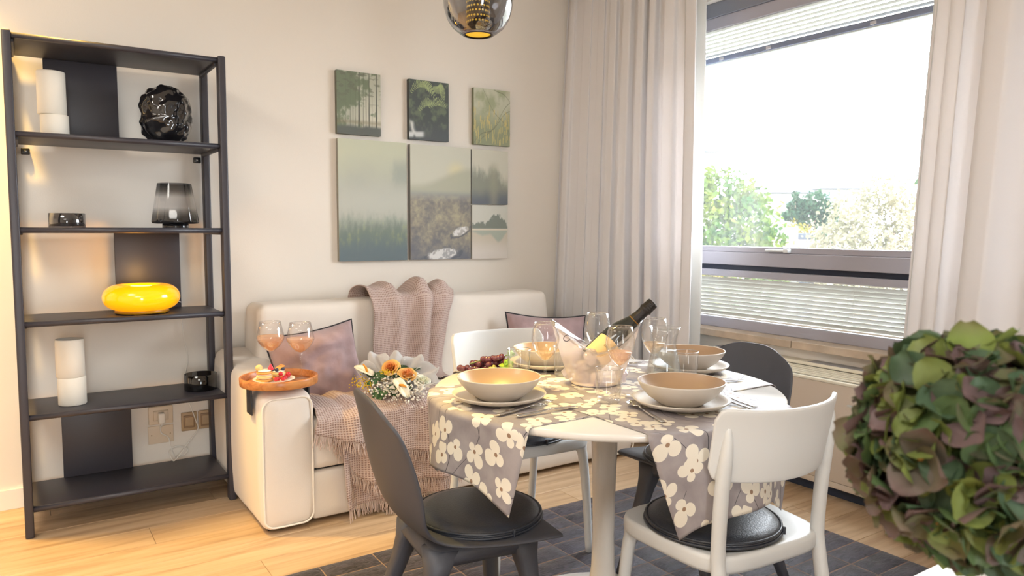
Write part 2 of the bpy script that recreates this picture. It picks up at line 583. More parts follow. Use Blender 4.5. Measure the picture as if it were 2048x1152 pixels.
# ------------------------------------------------------------------ venetian blinds (in front of the glass)
slat_m = pbr('ivory_slat', (206, 206, 200), 0.55, trans=0.08, spec=0.3)
def slat_vf(L, wd, bow=0.002, t=0.0006):
    V = []; F = []
    for k in range(5):
        a = -wd / 2 + wd * k / 4
        z = bow * (1 - (2 * a / wd) ** 2)
        V += [(a, -L / 2, z), (a, L / 2, z)]
    n = len(V)
    V += [(x, y_, z - t) for x, y_, z in V]
    for k in range(4):
        i = 2 * k
        F += [(i, i + 1, i + 3, i + 2), (n + i, n + i + 2, n + i + 3, n + i + 1)]
    F += [(0, n, n + 1, 1), (8, 9, n + 9, n + 8)]
    for e in (0, 1):
        for k in range(4):
            i = 2 * k + e
            F.append((i, i + 2, n + i + 2, n + i))
    return V, F
BL = W1 - W0 - 0.13; BY = (W0 + W1) / 2
sl_me = mesh(*slat_vf(BL, 0.025))
ub = thing('venetian_blind', 'upper ivory slat blind drawn up under the grey shutter box', 'blind', (XF + 0.022, BY, 2.19), group='venetian blinds in the window')
for k in range(7):
    obj('slat', sl_me, slat_m, ub, (0, 0, 0.020 + 0.0215 * k), (0, math.radians(17), 0))
obj('bottom_rail', mesh(*soft_vf(0.028, BL, 0.030, 0.004, 2), True), pbr('blue_grey_rail', (126, 136, 160), 0.45), ub, (0, 0, -0.010))
obj('lower_lip', mesh(*soft_vf(0.02, BL, 0.012, 0.003, 2), True), pbr('pale_lip', (206, 214, 214), 0.4), ub, (0.004, 0, -0.026))
cordm = pbr('thin_cord', (214, 212, 206), 0.7)
for yy in (2.86, 2.55, 1.98, 1.50):
    obj('ladder_cord', mesh(*tube_vf([(-0.014, yy - BY, -0.03), (-0.014, yy - BY, 0.17)], 0.0007, 5)), cordm, ub)
    obj('cord_clip', mesh(*soft_vf(0.006, 0.03, 0.016, 0.003, 2)), pbr('clear_clip', (196, 196, 206), 0.3), ub, (-0.016, yy - BY, -0.012))
lb = thing('venetian_blind', 'lower ivory slat blind let down over the low pane above the stone sill', 'blind', (XF + 0.022, BY, 0.74), group='venetian blinds in the window')
for k in range(10):
    tilt = 56 + (10 if k in (8, 9) else 0) + rng.uniform(-3, 3)
    obj('slat', sl_me, slat_m, lb, (0, 0, 0.020 + 0.0212 * k), (0, math.radians(tilt), rng.uniform(-0.0006, 0.0006)))
obj('head_rail', mesh(*soft_vf(0.022, BL, 0.014, 0.003, 2), True), M['white_trim'], lb, (0, 0, 0.236))
obj('bottom_rail', mesh(*soft_vf(0.022, BL, 0.008, 0.003, 2), True), M['white_trim'], lb, (0, 0, 0.004))
for yy in (2.55, 2.02, 1.62):
    obj('ladder_cord', mesh(*tube_vf([(-0.016, yy - BY, 0), (-0.016, yy - BY, 0.24)], 0.0007, 5)), cordm, lb)

# ------------------------------------------------------------------ heater cabinet under the window
cab_m = pbr('beige_cabinet_lacquer', (206, 192, 176), 0.5, var=0.01, vscale=3)
cabw = pbr('cream_cabinet_lid', (238, 232, 214), 0.45)
cb = thing('heater_cabinet', 'long low beige heater cabinet with top grille under the window', 'cabinet', (3.06, 1.75, 0))
obj('front_panel', mesh(*bbox(0.0, 0.02, -1.2, 0.98, 0.085, 0.535, 0.003), True), cab_m, cb)
obj('bottom_strip', mesh(*bbox(0.002, 0.02, -1.2, 0.98, 0.055, 0.083, 0.003), True), cab_m, cb)
obj('side_panel', mesh(*bbox(0.0, 0.185, 0.98, 1.0, 0.055, 0.56, 0.003), True), cab_m, cb)
obj('plinth', mesh(*box_vf(0.05, 0.185, -1.2, 1.0, 0.0, 0.055), False), M['navy_strip'], cb)
obj('lid', mesh(*bbox(0.115, 0.188, -1.2, 1.0, 0.575, 0.592, 0.003), True), cabw, cb)
obj('front_lip', mesh(*bbox(-0.004, 0.022, -1.2, 1.0, 0.535, 0.549, 0.003), True), cabw, cb)
for k in range(5):
    gx = 0.034 + 0.018 * k
    obj('grille_bar', mesh(*bbox(gx - 0.006, gx + 0.006, -1.2, 1.0, 0.548 + 0.0045 * k, 0.556 + 0.0045 * k, 0.002, 1), True), cabw, cb)
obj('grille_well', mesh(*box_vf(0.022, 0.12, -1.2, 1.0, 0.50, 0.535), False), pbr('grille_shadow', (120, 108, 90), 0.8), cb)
for a, b in ((-1.2, 0.42), (0.62, 1.0)):
    obj('vent_slit', mesh(*bbox(0.119, 0.187, a, b, 0.5905, 0.5935, 0.001, 1), True), pbr('grey_slit', (150, 152, 158), 0.4), cb)

# ------------------------------------------------------------------ curtains
def curtain_fn(y_top, y_bot, x_fn, folds, amp, seed, z0, z1):
    r = np.random.default_rng(seed)
    ph = r.uniform(0, 2 * pi, 6)
    jit = np.cumsum(r.uniform(0.55, 1.45, folds + 2)); jit = (jit - jit[0]) / (jit[-1] - jit[0])
    cell = np.linspace(0, folds, folds + 2)
    def fn(u, v):
        y = y_top(u) * (1 - v) + y_bot(u) * v
        t = float(np.interp(u + 0.012 * math.sin(3 * v + ph[0]) * math.sin(pi * u), jit, cell))
        a = amp * (0.62 + 0.5 * v) * (0.7 + 0.5 * math.sin(7.3 * u + ph[1]))
        s = math.sin(2 * pi * t)
        s = math.tanh(1.8 * s) / math.tanh(1.8)
        x = x_fn(u, v) + a * s + 0.010 * math.sin(5 * v + 9 * u + ph[2]) * v
        y += 0.018 * math.sin(4 * pi * t + ph[3]) * (0.6 + 0.4 * v)
        return (x, y, z0 + (z1 - z0) * (1 - v), (u * 3, v * 2.7))
    return fn
cl = thing('curtain', 'left greige floor length curtain gathered in folds beside the pictures', 'curtain', (0, 0, 0), group='window curtains')
f1 = curtain_fn(lambda u: 3.832 - 1.03 * u, lambda u: 3.836 - 1.066 * u,
                lambda u, v: 2.985 + 0.05 * u - (0.115 * (1 - u) ** 2 + 0.02) * v, 9, 0.032, 11, 0.012, 2.715)
V, F, UV = grid_vf(f1, 260, 26)
solidify(obj('cloth', mesh(V, F, True, UV), M['curtain'], cl), 0.002)
# pale lining turned towards the window on the free edge
def ledge(u, v):
    a = f1(1.0, v)
    return (a[0] - 0.012 + 0.07 * u + 0.01 * math.sin(pi * u), a[1] + 0.07 - 0.085 * math.sin(pi * 0.5 * u) - 0.012 * v, a[2])
V, F, UV = grid_vf(ledge, 10, 26)
solidify(obj('lining_edge', mesh(V, F, True, UV), M['sheer'], cl), 0.002)
cr = thing('curtain', 'right greige curtain bunched behind the green flower head', 'curtain', (0, 0, 0), group='window curtains')
f2 = curtain_fn(lambda u: 1.50 - 0.95 * u, lambda u: 1.56 - 1.0 * u,
                lambda u, v: 2.99 - 0.03 * u - 0.13 * v, 5, 0.045, 5, 0.012, 2.715)
V, F, UV = grid_vf(f2, 200, 26)
solidify(obj('cloth', mesh(V, F, True, UV), M['curtain'], cr), 0.002)
def ledge2(u, v):
    a = f2(0.0, v)
    return (a[0] + 0.05 * u, a[1] - 0.01 + 0.03 * math.sin(pi * u) * (1 - 0.6 * v), a[2])
V, F, UV = grid_vf(ledge2, 8, 26)
solidify(obj('lining_edge', mesh(V, F, True, UV), M['sheer'], cr), 0.002)
for c, y0, y1 in ((cl, 2.72, 3.84), (cr, -0.2, 1.62)):
    obj('rail', mesh(*bbox(2.97, 3.0, y0, y1, 2.722, 2.745, 0.004)), M['white_trim'], c)

# ------------------------------------------------------------------ outdoors, seen through the window
grd = struct('ground_outside', box_vf(6, 200, -60, 160, -7.2, -7.0), pbr('pale_ground', (80, 77, 67), 0.9), label='pale ground far below the window')
def leaves_vf(n, centers, radii, size, seed, flat=0.6):
    r = np.random.default_rng(seed)
    C = np.array(centers); Rd = np.array(radii)
    wgt = (Rd.prod(axis=1)) ** (2 / 3); wgt /= wgt.sum()
    k = r.choice(len(C), n, p=wgt)
    d = r.normal(size=(n, 3)); d /= np.linalg.norm(d, axis=1)[:, None]
    rad = 1 - 0.35 * r.random(n) ** 1.5 + 0.08 * r.normal(size=n)
    P = C[k] + d * Rd[k] * rad[:, None]
    a = r.normal(size=(n, 3)); a /= np.linalg.norm(a, axis=1)[:, None]
    b = np.cross(a, d + 0.5 * r.normal(size=(n, 3))); b /= np.linalg.norm(b, axis=1)[:, None] + 1e-9
    s = size * (0.6 + 0.8 * r.random(n))[:, None]
    V = np.stack([P - a * s, P + b * s * flat, P + a * s, P - b * s * flat], axis=1).reshape(-1, 3)
    F = [(4 * i, 4 * i + 1, 4 * i + 2, 4 * i + 3) for i in range(n)]
    return V.tolist(), F
def leaf_mat(name, c1, c2, trans=0.4):
    m, nt, N, L = new_mat(name)
    b = N['Principled BSDF']; b.inputs['Roughness'].default_value = 0.7; b.inputs['Specular IOR Level'].default_value = 0.1
    tc = N.new('ShaderNodeTexCoord'); nz = N.new('ShaderNodeTexNoise'); nz.inputs['Scale'].default_value = 1.3; nz.inputs['Detail'].default_value = 8
    L.new(tc.outputs['Object'], nz.inputs['Vector'])
    crp = N.new('ShaderNodeValToRGB'); crp.color_ramp.elements[0].position = 0.36; crp.color_ramp.elements[1].position = 0.64
    crp.color_ramp.elements[0].color = lin(c1); crp.color_ramp.elements[1].color = lin(c2)
    L.new(nz.outputs['Fac'], crp.inputs[0]); L.new(crp.outputs[0], b.inputs['Base Color'])
    tl = N.new('ShaderNodeBsdfTranslucent'); L.new(crp.outputs[0], tl.inputs['Color'])
    mx = N.new('ShaderNodeMixShader'); mx.inputs[0].default_value = trans
    L.new(b.outputs[0], mx.inputs[1]); L.new(tl.outputs[0], mx.inputs[2]); L.new(mx.outputs[0], N['Material Output'].inputs['Surface'])
    return m
bark = pbr('bark', (150, 132, 112), 0.9)
def tree(name, label, base, h, blobs, n, size, m, seed, group=None, tr=0.16):
    t = thing(name, label, 'tree', base, group=group)
    mbt = MB()
    mbt.add(tube_vf(smooth_path([(0, 0, 0), (0.1, 0.05, h * 0.4), (0, 0, h)], 4), [tr * (1 - 0.05 * i) for i in range(9)], 8))
    for (bx, by, bz, *_r) in blobs[:6]:
        mbt.add(tube_vf([(0, 0, h * 0.55), (bx * 0.5, by * 0.5, (h * 0.55 + bz) / 2 + 0.2), (bx, by, bz)], [tr * 0.5, tr * 0.3, tr * 0.12], 6))
    obj('trunk', mbt.mesh(), bark, t)
    V, F = leaves_vf(n, [b[:3] for b in blobs], [b[3:6] for b in blobs], size, seed)
    f = obj('foliage', mesh(V, F, False), m, t); f['kind'] = 'stuff'
    return t
LZ = (0.831, -0.556)   # sideways direction as seen through the window
def lat(a, dpt=0.0):
    return (LZ[0] * a + 0.556 * dpt, LZ[1] * a + 0.831 * dpt)
def blob(a, z, r, rz=None, dpt=0.0):
    x, y_ = lat(a, dpt); return (x, y_, z, r, r, rz or r)
green = leaf_mat('sunlit_green_leaves', (41, 69, 31), (85, 95, 29))
silver = leaf_mat('silver_leaves', (93, 91, 70), (115, 109, 88))
dark = leaf_mat('dark_green_leaves', (30, 55, 41), (46, 68, 45))
yellow = leaf_mat('yellow_leaves', (100, 85, 30), (80, 82, 31))
tree('leafy_tree', 'bright green leafy tree outside beside the left curtain edge', (17.75, 14.85, -7), 7.4,
     [blob(-1.2, 8.2, 1.6), blob(-0.2, 9.2, 0.9), blob(0.35, 8.4, 1.1), blob(0.9, 7.6, 0.9), blob(-0.3, 6.9, 1.7), blob(0.7, 6.6, 1.1), blob(-1.0, 9.6, 0.55), blob(0.55, 9.3, 0.5)], 6500, 0.1, green, 1)
tree('silver_tree', 'broad silvery white tree outside in the window middle', (25.1, 14.7, -7), 7.0,
     [blob(0, 7.8, 2.0), blob(-1.3, 7.3, 1.2), blob(1.4, 7.5, 1.3), blob(0.3, 9.5, 0.8), blob(0.9, 9.0, 0.9), blob(-0.8, 8.9, 0.8), blob(0, 6.2, 2.3), blob(1.6, 6.4, 1.2)], 8000, 0.085, silver, 2)
tree('shrub', 'small yellowing tree at the lower left of the window view', (15.1, 13.0, -7), 6.0, [blob(-0.9, 7.2, 0.75), blob(-0.4, 6.6, 0.7)], 1500, 0.075, yellow, 3)
tree('shrub', 'yellow green bush between the green tree and the silver tree', (30.6, 21.8, -7), 7.0, [blob(0, 7.8, 0.9), blob(0.6, 7.4, 0.9), blob(-0.7, 7.2, 0.8), blob(0.8, 6.4, 1.0)], 2000, 0.09, yellow, 4)
tree('dark_tree', 'round dark green tree far off above the yellow bush', (54, 36.6, -7), 9.0, [blob(0, 10.2, 1.25), blob(0.7, 9.6, 1.2), blob(-0.6, 9.4, 1.1)], 1500, 0.16, dark, 5)
tree('dark_bush', 'dark green bush beside the pale house wall', (27.2, 18.2, -7), 6.8, [blob(0, 7.6, 0.55), blob(0.1, 6.9, 0.6)], 900, 0.09, dark, 6)
cf = thing('conifer', 'small dark pointed conifer far off left of the round dark tree', 'tree', (52.6, 37.5, -7))
obj('trunk', mesh(*tube_vf([(0, 0, 0), (0, 0, 11.3)], [0.2, 0.03], 6)), bark, cf)
V, F = leaves_vf(700, [(0, 0, 9.4), (0, 0, 10.2), (0, 0, 10.9)], [(1.0, 1.0, 0.5), (0.65, 0.65, 0.5), (0.3, 0.3, 0.5)], 0.16, 9)
obj('foliage', mesh(V, F, False), dark, cf)['kind'] = 'stuff'
pm = thing('palm_tree', 'tall dark palm tree far off beside the right curtain', 'tree', (41.2, 21.0, -7))
obj('trunk', mesh(*tube_vf([(0, 0, 0), (0.1, 0, 6), (0.0, 0, 10.9)], [0.25, 0.2, 0.17], 8)), bark, pm)
for k in range(14):
    a = 2 * pi * k / 14 + 0.2
    L_ = 0.8 + 0.35 * (k % 3)
    pts = [(math.cos(a) * L_ * t, math.sin(a) * L_ * t, 10.9 + 0.55 * math.sin(pi * 0.8 * t) - 0.6 * t * t) for t in (0, 0.3, 0.6, 0.85, 1)]
    V = []; F = []
    for i, p in enumerate(pts):
        wd = 0.16 * math.sin(pi * (0.1 + 0.85 * i / 4))
        V += [(p[0] - math.sin(a) * wd, p[1] + math.cos(a) * wd, p[2] - 0.06), p, (p[0] + math.sin(a) * wd, p[1] - math.cos(a) * wd, p[2] - 0.06)]
    for i in range(4):
        F += [(3 * i, 3 * i + 1, 3 * i + 4, 3 * i + 3), (3 * i + 1, 3 * i + 2, 3 * i + 5, 3 * i + 4)]
    obj('frond', mesh(V, F), dark, pm)
def building(label, c, wdt, dep, top, m_wall, rows, cols, extra=None):
    b = thing('building', label, 'building', (c[0], c[1], -7), math.atan2(LZ[1], LZ[0]))
    obj('wall', mesh(*box_vf(-wdt / 2, wdt / 2, 0, dep, 0, top + 7), False), m_wall, b)
    obj('roof', mesh(*bbox(-wdt / 2 - 0.3, wdt / 2 + 0.3, -0.3, dep + 0.3, top + 7, top + 7.3, 0.05, 1), False), pbr('grey_roof', (73, 77, 84), 0.7), b)
    for i in range(rows):
        for j in range(cols):
            x0 = -wdt / 2 + wdt * (j + 0.2) / cols; x1 = x0 + 0.6 * wdt / cols
            z1 = top + 7 - 0.5 - 1.5 * i
            wi = obj('window', mesh(*box_vf(x0, x1, -0.08, 0.05, z1 - 0.9, z1), False), M['white_trim'], b)
            obj('pane', mesh(*box_vf(x0 + 0.1, x1 - 0.1, -0.1, -0.06, z1 - 0.8, z1 - 0.1), False), pbr('far_pane', (59, 69, 80), 0.2), wi)
    return b
pale = pbr('pale_render', (113, 112, 109), 0.9)
brickm = pbr('orange_render', (147, 118, 93), 0.9)
building('far white apartment block beyond the green tree', (69.6, 50.4), 4.6, 6, 5.2, pale, 2, 3)
b = building('far white block with rooftop plant above the silver tree', (83.9, 52.8), 6.0, 6, 6.2, pale, 1, 4)
obj('rooftop_unit', mesh(*box_vf(-1.5, -0.5, 1, 2, 13.5, 14.7), False), pale, b)
obj('mast', mesh(*tube_vf([(1.0, 1.5, 13.5), (1.0, 1.5, 15.7)], 0.07, 6)), pale, b)
building('tall far block just clearing the left curtain edge', (61.6, 56.2), 4.0, 6, 9.6, pale, 2, 2)
hs = thing('house', 'near pale house with pinkish roof between the two big trees', 'house', (26.2, 18.9, -7), math.atan2(LZ[1], LZ[0]))
obj('wall', mesh(*box_vf(-0.9, 0.35, 0, 3, 0, 8.35), False), pale, hs)
obj('dark_gap_block', mesh(*box_vf(0.35, 1.1, 0.1, 3, 0, 8.1), False), pbr('shaded_render', (63, 68, 77), 0.9), hs)  # block in a shade tone, standing for the dark gap beside the wall
roofm = pbr('pink_roof', (97, 82, 74), 0.9)
obj('roof', mesh([(-1.6, -1.6, 7.2), (1.6, -1.6, 7.2), (1.6, 0.0, 7.85), (-1.6, 0.0, 7.85), (-1.6, -1.6, 7.1), (1.6, -1.6, 7.1), (1.6, 0.0, 7.7), (-1.6, 0.0, 7.7)],
    [(0, 1, 2, 3), (7, 6, 5, 4), (0, 4, 5, 1), (1, 5, 6, 2), (2, 6, 7, 3), (3, 7, 4, 0)], False), roofm, hs)
# ================================================================== BOOKCASE AND WHAT STANDS ON IT
bk = thing('bookcase', 'tall open anthracite bookcase with six shelves against the back wall', 'bookcase', (0.39, 3.64, 0))
LV = [0.104, 0.473, 0.843, 1.211, 1.578, 1.947]       # undersides of the shelves; tops lie 12 mm higher
SH_T = 0.012
post_vf = soft_vf(0.031, 0.05, 1.972, 0.007, 3, (0, 0, 0.986))
pm_ = mesh(*post_vf)
for px_ in (-0.388, 0.385):
    for py_ in (-0.192, 0.168):
        obj('post', pm_, M['black_metal'], bk, (px_, py_, 0))
for z in LV:
    sb = MB()
    sb.add(bbox(-0.375, 0.372, -0.195, 0.165, z, z + SH_T, 0.003))
    sb.add(tube_vf([(-0.385, -0.200, z + 0.007), (0.382, -0.200, z + 0.007)], 0.0115, 12))
    o = obj('shelf', sb.mesh(), M['black_metal'], bk)
    for px_ in (-0.372, 0.369):
        obj('side_rail', mesh(*bbox(px_ - 0.008, px_ + 0.008, -0.17, 0.15, z - 0.012, z + 0.006, 0.003)), M['black_metal'], bk)
for (x0, x1, a) in ((0.128, 0.408, 4), (0.372, 0.645, 2), (0.138, 0.414, 0)):
    obj('back_panel', mesh(*bbox(x0 - 0.39, x1 - 0.39, 0.150, 0.164, LV[a] + SH_T, LV[a + 1], 0.002)), M['black_metal'], bk)
for x_ in (0.052, 0.742):
    br = obj('wall_bracket', mesh(*bbox(x_ - 0.39 - 0.016, x_ - 0.39 + 0.016, 0.185, 0.207, 1.540, 1.566, 0.003)), M['black'], bk)
    obj('screw', mesh(*tube_vf([(x_ - 0.39, 0.180, 1.553), (x_ - 0.39, 0.188, 1.553)], 0.006, 10)), M['chrome'], br)

def shelf_top(i):
    return LV[i] + SH_T + 0.0005
# white cylinder vases
def plaster_mat():
    m, nt, N, L = new_mat('chalky_white_glaze')
    b = N['Principled BSDF']; b.inputs['Roughness'].default_value = 0.8
    tc = N.new('ShaderNodeTexCoord')
    mp = N.new('ShaderNodeMapping'); mp.inputs['Scale'].default_value = (1, 1, 2.2); L.new(tc.outputs['Object'], mp.inputs['Vector'])
    nz = N.new('ShaderNodeTexNoise'); nz.inputs['Scale'].default_value = 26; nz.inputs['Detail'].default_value = 8; nz.inputs['Roughness'].default_value = 0.7
    L.new(mp.outputs[0], nz.inputs['Vector'])
    n2 = N.new('ShaderNodeTexNoise'); n2.inputs['Scale'].default_value = 9; L.new(mp.outputs[0], n2.inputs['Vector'])
    mu = N.new('ShaderNodeMath'); mu.operation = 'MULTIPLY'; L.new(nz.outputs['Fac'], mu.inputs[0]); L.new(n2.outputs['Fac'], mu.inputs[1])
    cr_ = N.new('ShaderNodeValToRGB'); cr_.color_ramp.elements[0].position = 0.40; cr_.color_ramp.elements[1].position = 0.46
    cr_.color_ramp.elements[0].color = lin((238, 232, 220)); cr_.color_ramp.elements[1].color = lin((186, 182, 176))
    L.new(mu.outputs[0], cr_.inputs[0]); L.new(cr_.outputs[0], b.inputs['Base Color'])
    bp = N.new('ShaderNodeBump'); bp.inputs['Strength'].default_value = 0.15; bp.inputs['Distance'].default_value = 0.003
    L.new(nz.outputs['Fac'], bp.inputs['Height']); L.new(bp.outputs[0], b.inputs['Normal'])
    return m
M['chalk'] = plaster_mat()
def cyl_vase(label, loc, r, h1, h2, off):
    t = thing('cylinder_vase', label, 'vase', loc, group='white cylinder vases')
    p1 = [(0, 0), (r - 0.003, 0), (r, 0.003), (r, h1 - 0.002), (r - 0.003, h1), (0, h1)]
    obj('lower_drum', mesh(*lathe_vf(p1, 48)), M['chalk'], t)
    r2 = r + 0.001
    p2 = [(0, h1), (r2 - 0.003, h1), (r2, h1 + 0.003), (r2 - 0.001, h2 - 0.003), (r2 - 0.003, h2), (r2 - 0.006, h2 - 0.002), (r2 - 0.008, h2 - 0.05), (0, h2 - 0.052)]
    obj('upper_drum', mesh(*lathe_vf(p2, 48)), M['chalk'], t, off)
cyl_vase('white chalky two drum vase with its upper drum set off, second shelf from the top', (0.155, 3.62, shelf_top(4)), 0.0515, 0.098, 0.272, (-0.007, 0, 0))
cyl_vase('white chalky cylinder vase with faint ring, second shelf from the bottom', (0.175, 3.60, shelf_top(1)), 0.053, 0.118, 0.278, (-0.003, 0, 0))
# lumpy black vase
def lumpy():
    V, F = sphere_vf(1.0, 96, 64)
    out = []
    for v in V:
        p = Vector(v)
        z = p.z
        rr = math.sqrt(max(0, 1 - min(1, abs(z)) ** 2.8))
        base = Vector((p.x, p.y, 0))
        if base.length > 1e-6:
            base = base.normalized() * rr
        q = Vector((base.x * 0.104, base.y * 0.104, 0.131 + z * 0.131))
        s = q * 25
        n_ = noise.noise(s) * 1.0 + 0.3 * noise.noise(s * 2.1 + Vector((5, 1, 2)))
        d = 0.014 * n_ * (1.0 if z < 0.92 else 0.3)
        if z < -0.85: d *= 0.2
        dirv = Vector((base.x, base.y, z * 0.6)); dirv = dirv.normalized() if dirv.length else dirv
        q = q + dirv * d
        q.z = max(q.z, 0.0)
        out.append(tuple(q))
    return out, F
lv = obj('lumpy_vase', mesh(*lumpy()), pbr('black_glaze', (26, 26, 30), 0.1, spec=0.7, coat=0.6), None, (0.577, 3.62, shelf_top(4)))
tag(lv, 'glossy black lumpy round vase on the second shelf from the top', 'vase')
# smoked glass dishes
def dish(label, loc, r, h, m, lid=False):
    t = thing('glass_dish', label, 'bowl', loc, group='smoked glass dishes')
    pr_ = [(0, 0.002), (r - 0.002, 0.001), (r, 0.003), (r, h), (r - 0.002, h + 0.001), (r - 0.004, h), (r - 0.004, 0.012), (0, 0.010)]
    obj('dish_wall', mesh(*lathe_vf(pr_, 48)), m, t)
    if lid:
        obj('dish_ring', mesh(*lathe_vf([(r - 0.006, 0.012), (r - 0.02, 0.013), (r - 0.02, 0.022), (r - 0.006, 0.024)], 40)), M['black'], t)
    obj('dish_base', mesh(*lathe_vf([(0, 0.0), (r - 0.012, 0.0), (r - 0.012, 0.006), (0, 0.006)], 40)), M['smoke_dark'], t)
dish('small round smoked grey glass dish on the third shelf down', (0.184, 3.62, shelf_top(3)), 0.067, 0.064, M['smoke'])
dish('round near black glass dish at the right end of the fifth shelf down', (0.688, 3.62, shelf_top(1)), 0.071, 0.072, M['smoke_dark'], True)
# smoked glass lamp with tapered shade
def smoke_grad():
    m, nt, N, L = new_mat('smoked_shade_glass')
    N.remove(N['Principled BSDF'])
    tc = N.new('ShaderNodeTexCoord'); sp = N.new('ShaderNodeSeparateXYZ'); L.new(tc.outputs['Object'], sp.inputs[0])
    mr = N.new('ShaderNodeMapRange'); mr.inputs['From Min'].default_value = 0.02; mr.inputs['From Max'].default_value = 0.2; L.new(sp.outputs['Z'], mr.inputs['Value'])
    crp = N.new('ShaderNodeValToRGB'); el = crp.color_ramp.elements
    el[0].position = 0.0; el[0].color = (0.10, 0.10, 0.12, 1); el[1].position = 1.0; el[1].color = (0.16, 0.17, 0.19, 1)
    for p, c in ((0.2, 0.36), (0.42, 0.94), (0.68, 0.9), (0.84, 0.42)):
        e = el.new(p); e.color = (c, c, c * 1.01, 1)
    L.new(mr.outputs[0], crp.inputs[0])
    tr = N.new('ShaderNodeBsdfTransparent'); L.new(crp.outputs[0], tr.inputs['Color'])
    gl = N.new('ShaderNodeBsdfGlossy'); gl.inputs['Roughness'].default_value = 0.06
    lw = N.new('ShaderNodeLayerWeight'); lw.inputs['Blend'].default_value = 0.3
    m2 = N.new('ShaderNodeMapRange'); m2.inputs['To Min'].default_value = 0.06; m2.inputs['To Max'].default_value = 0.28; L.new(lw.outputs['Facing'], m2.inputs['Value'])
    mx = N.new('ShaderNodeMixShader'); L.new(m2.outputs[0], mx.inputs[0]); L.new(tr.outputs[0], mx.inputs[1]); L.new(gl.outputs[0], mx.inputs[2])
    L.new(mx.outputs[0], N['Material Output'].inputs['Surface'])
    return m
gl_ = thing('glass_lamp', 'tapered smoked glass lamp with clear middle band on the third shelf down', 'lamp', (0.602, 3.62, shelf_top(3)))
V, F = lathe_vf([(0.0, 0.026), (0.075, 0.024), (0.094, 0.026), (0.0975, 0.032), (0.096, 0.045), (0.070, 0.201), (0.069, 0.203)], 72)
V = [(x * (1 + 0.012 * math.cos(12 * math.atan2(y_, x)) + 0.004 * noise.noise(Vector((x * 60, y_ * 60, z * 60)))), y_ * (1 + 0.012 * math.cos(12 * math.atan2(y_, x))), z) for x, y_, z in V]
obj('lamp_shade', mesh(V, F), smoke_grad(), gl_)
obj('base', mesh(*lathe_vf([(0, 0), (0.054, 0), (0.055, 0.003), (0.055, 0.021), (0.052, 0.0245), (0, 0.0245)], 48)), pbr('black_glass', (30, 31, 36), 0.12, coat=0.5), gl_)
# glowing ring lamp
dn = thing('ring_lamp', 'lit yellow glass ring lamp on the fourth shelf down', 'lamp', (0.452, 3.60, shelf_top(2)))
R0, r1, hh = 0.098, 0.056, 0.056
prof = [(R0 - 0.012 + r1 * math.cos(a), 0.072 + hh * math.sin(a) * (1.0 if math.sin(a) < 0 else 1.0)) for a in np.linspace(-pi, pi, 41)]
prof = [(max(0.03, p[0]), p[1]) for p in prof]
prof = [((p[0] - 0.086) * (1.15 if p[0] > 0.086 else 0.95) + 0.09, p[1]) for p in prof]
donut_m = pbr('yellow_glass_glow', (255, 176, 8), 0.12, emit=(255, 174, 6), estr=1.0, coat=0.5)
obj('glass_ring', mesh(*lathe_vf(prof, 72)), donut_m, dn)
obj('base', mesh(*lathe_vf([(0, 0.004), (0.104, 0.004), (0.109, 0.008), (0.105, 0.022), (0.06, 0.03), (0, 0.03)], 60)), pbr('yellow_base', (196, 140, 20), 0.35), dn)
for a in (0.9, 2.6, 4.4, 5.6):
    obj('foot', mesh(*soft_vf(0.03, 0.016, 0.011, 0.003, 2, (0.09 * math.cos(a), 0.09 * math.sin(a), 0.0055))), pbr('yellow_foot', (214, 160, 40), 0.4), dn)
light('ring_lamp_light', 'POINT', (0.452, 3.60, shelf_top(2) + 0.16), 1.5, (1, 0.55, 0.12), shadow_soft_size=0.05)
cx_ = lambda x, z, y_=3.832: (x - 0.452, y_ - 3.60, z - shelf_top(2))
path = smooth_path([cx_(0.556, 0.885, 3.66), cx_(0.60, 0.892, 3.70), cx_(0.645, 0.875, 3.80), cx_(0.648, 0.84), cx_(0.655, 0.72), cx_(0.672, 0.60), cx_(0.655, 0.50), cx_(0.663, 0.42), cx_(0.700, 0.29), cx_(0.708, 0.245), cx_(0.66, 0.18), cx_(0.605, 0.125, 3.80), cx_(0.585, 0.12, 3.79), cx_(0.578, 0.155), cx_(0.612, 0.175), cx_(0.66, 0.155), cx_(0.64, 0.125), cx_(0.60, 0.13), cx_(0.582, 0.19), cx_(0.575, 0.225), cx_(0.545, 0.25), cx_(0.541, 0.285)], 6)
co = obj('power_cord', mesh(*tube_vf(path, 0.0024, 8)), M['cord'], dn)
pl = obj('plug', mesh(*soft_vf(0.028, 0.036, 0.05, 0.006, 3)), M['cord'], dn, cx_(0.545, 0.327, 3.812))
obj('plug_neck', mesh(*tube_vf([(0, 0, -0.025), (0, 0.01, -0.045)], [0.005, 0.003], 8)), M['cord'], pl)
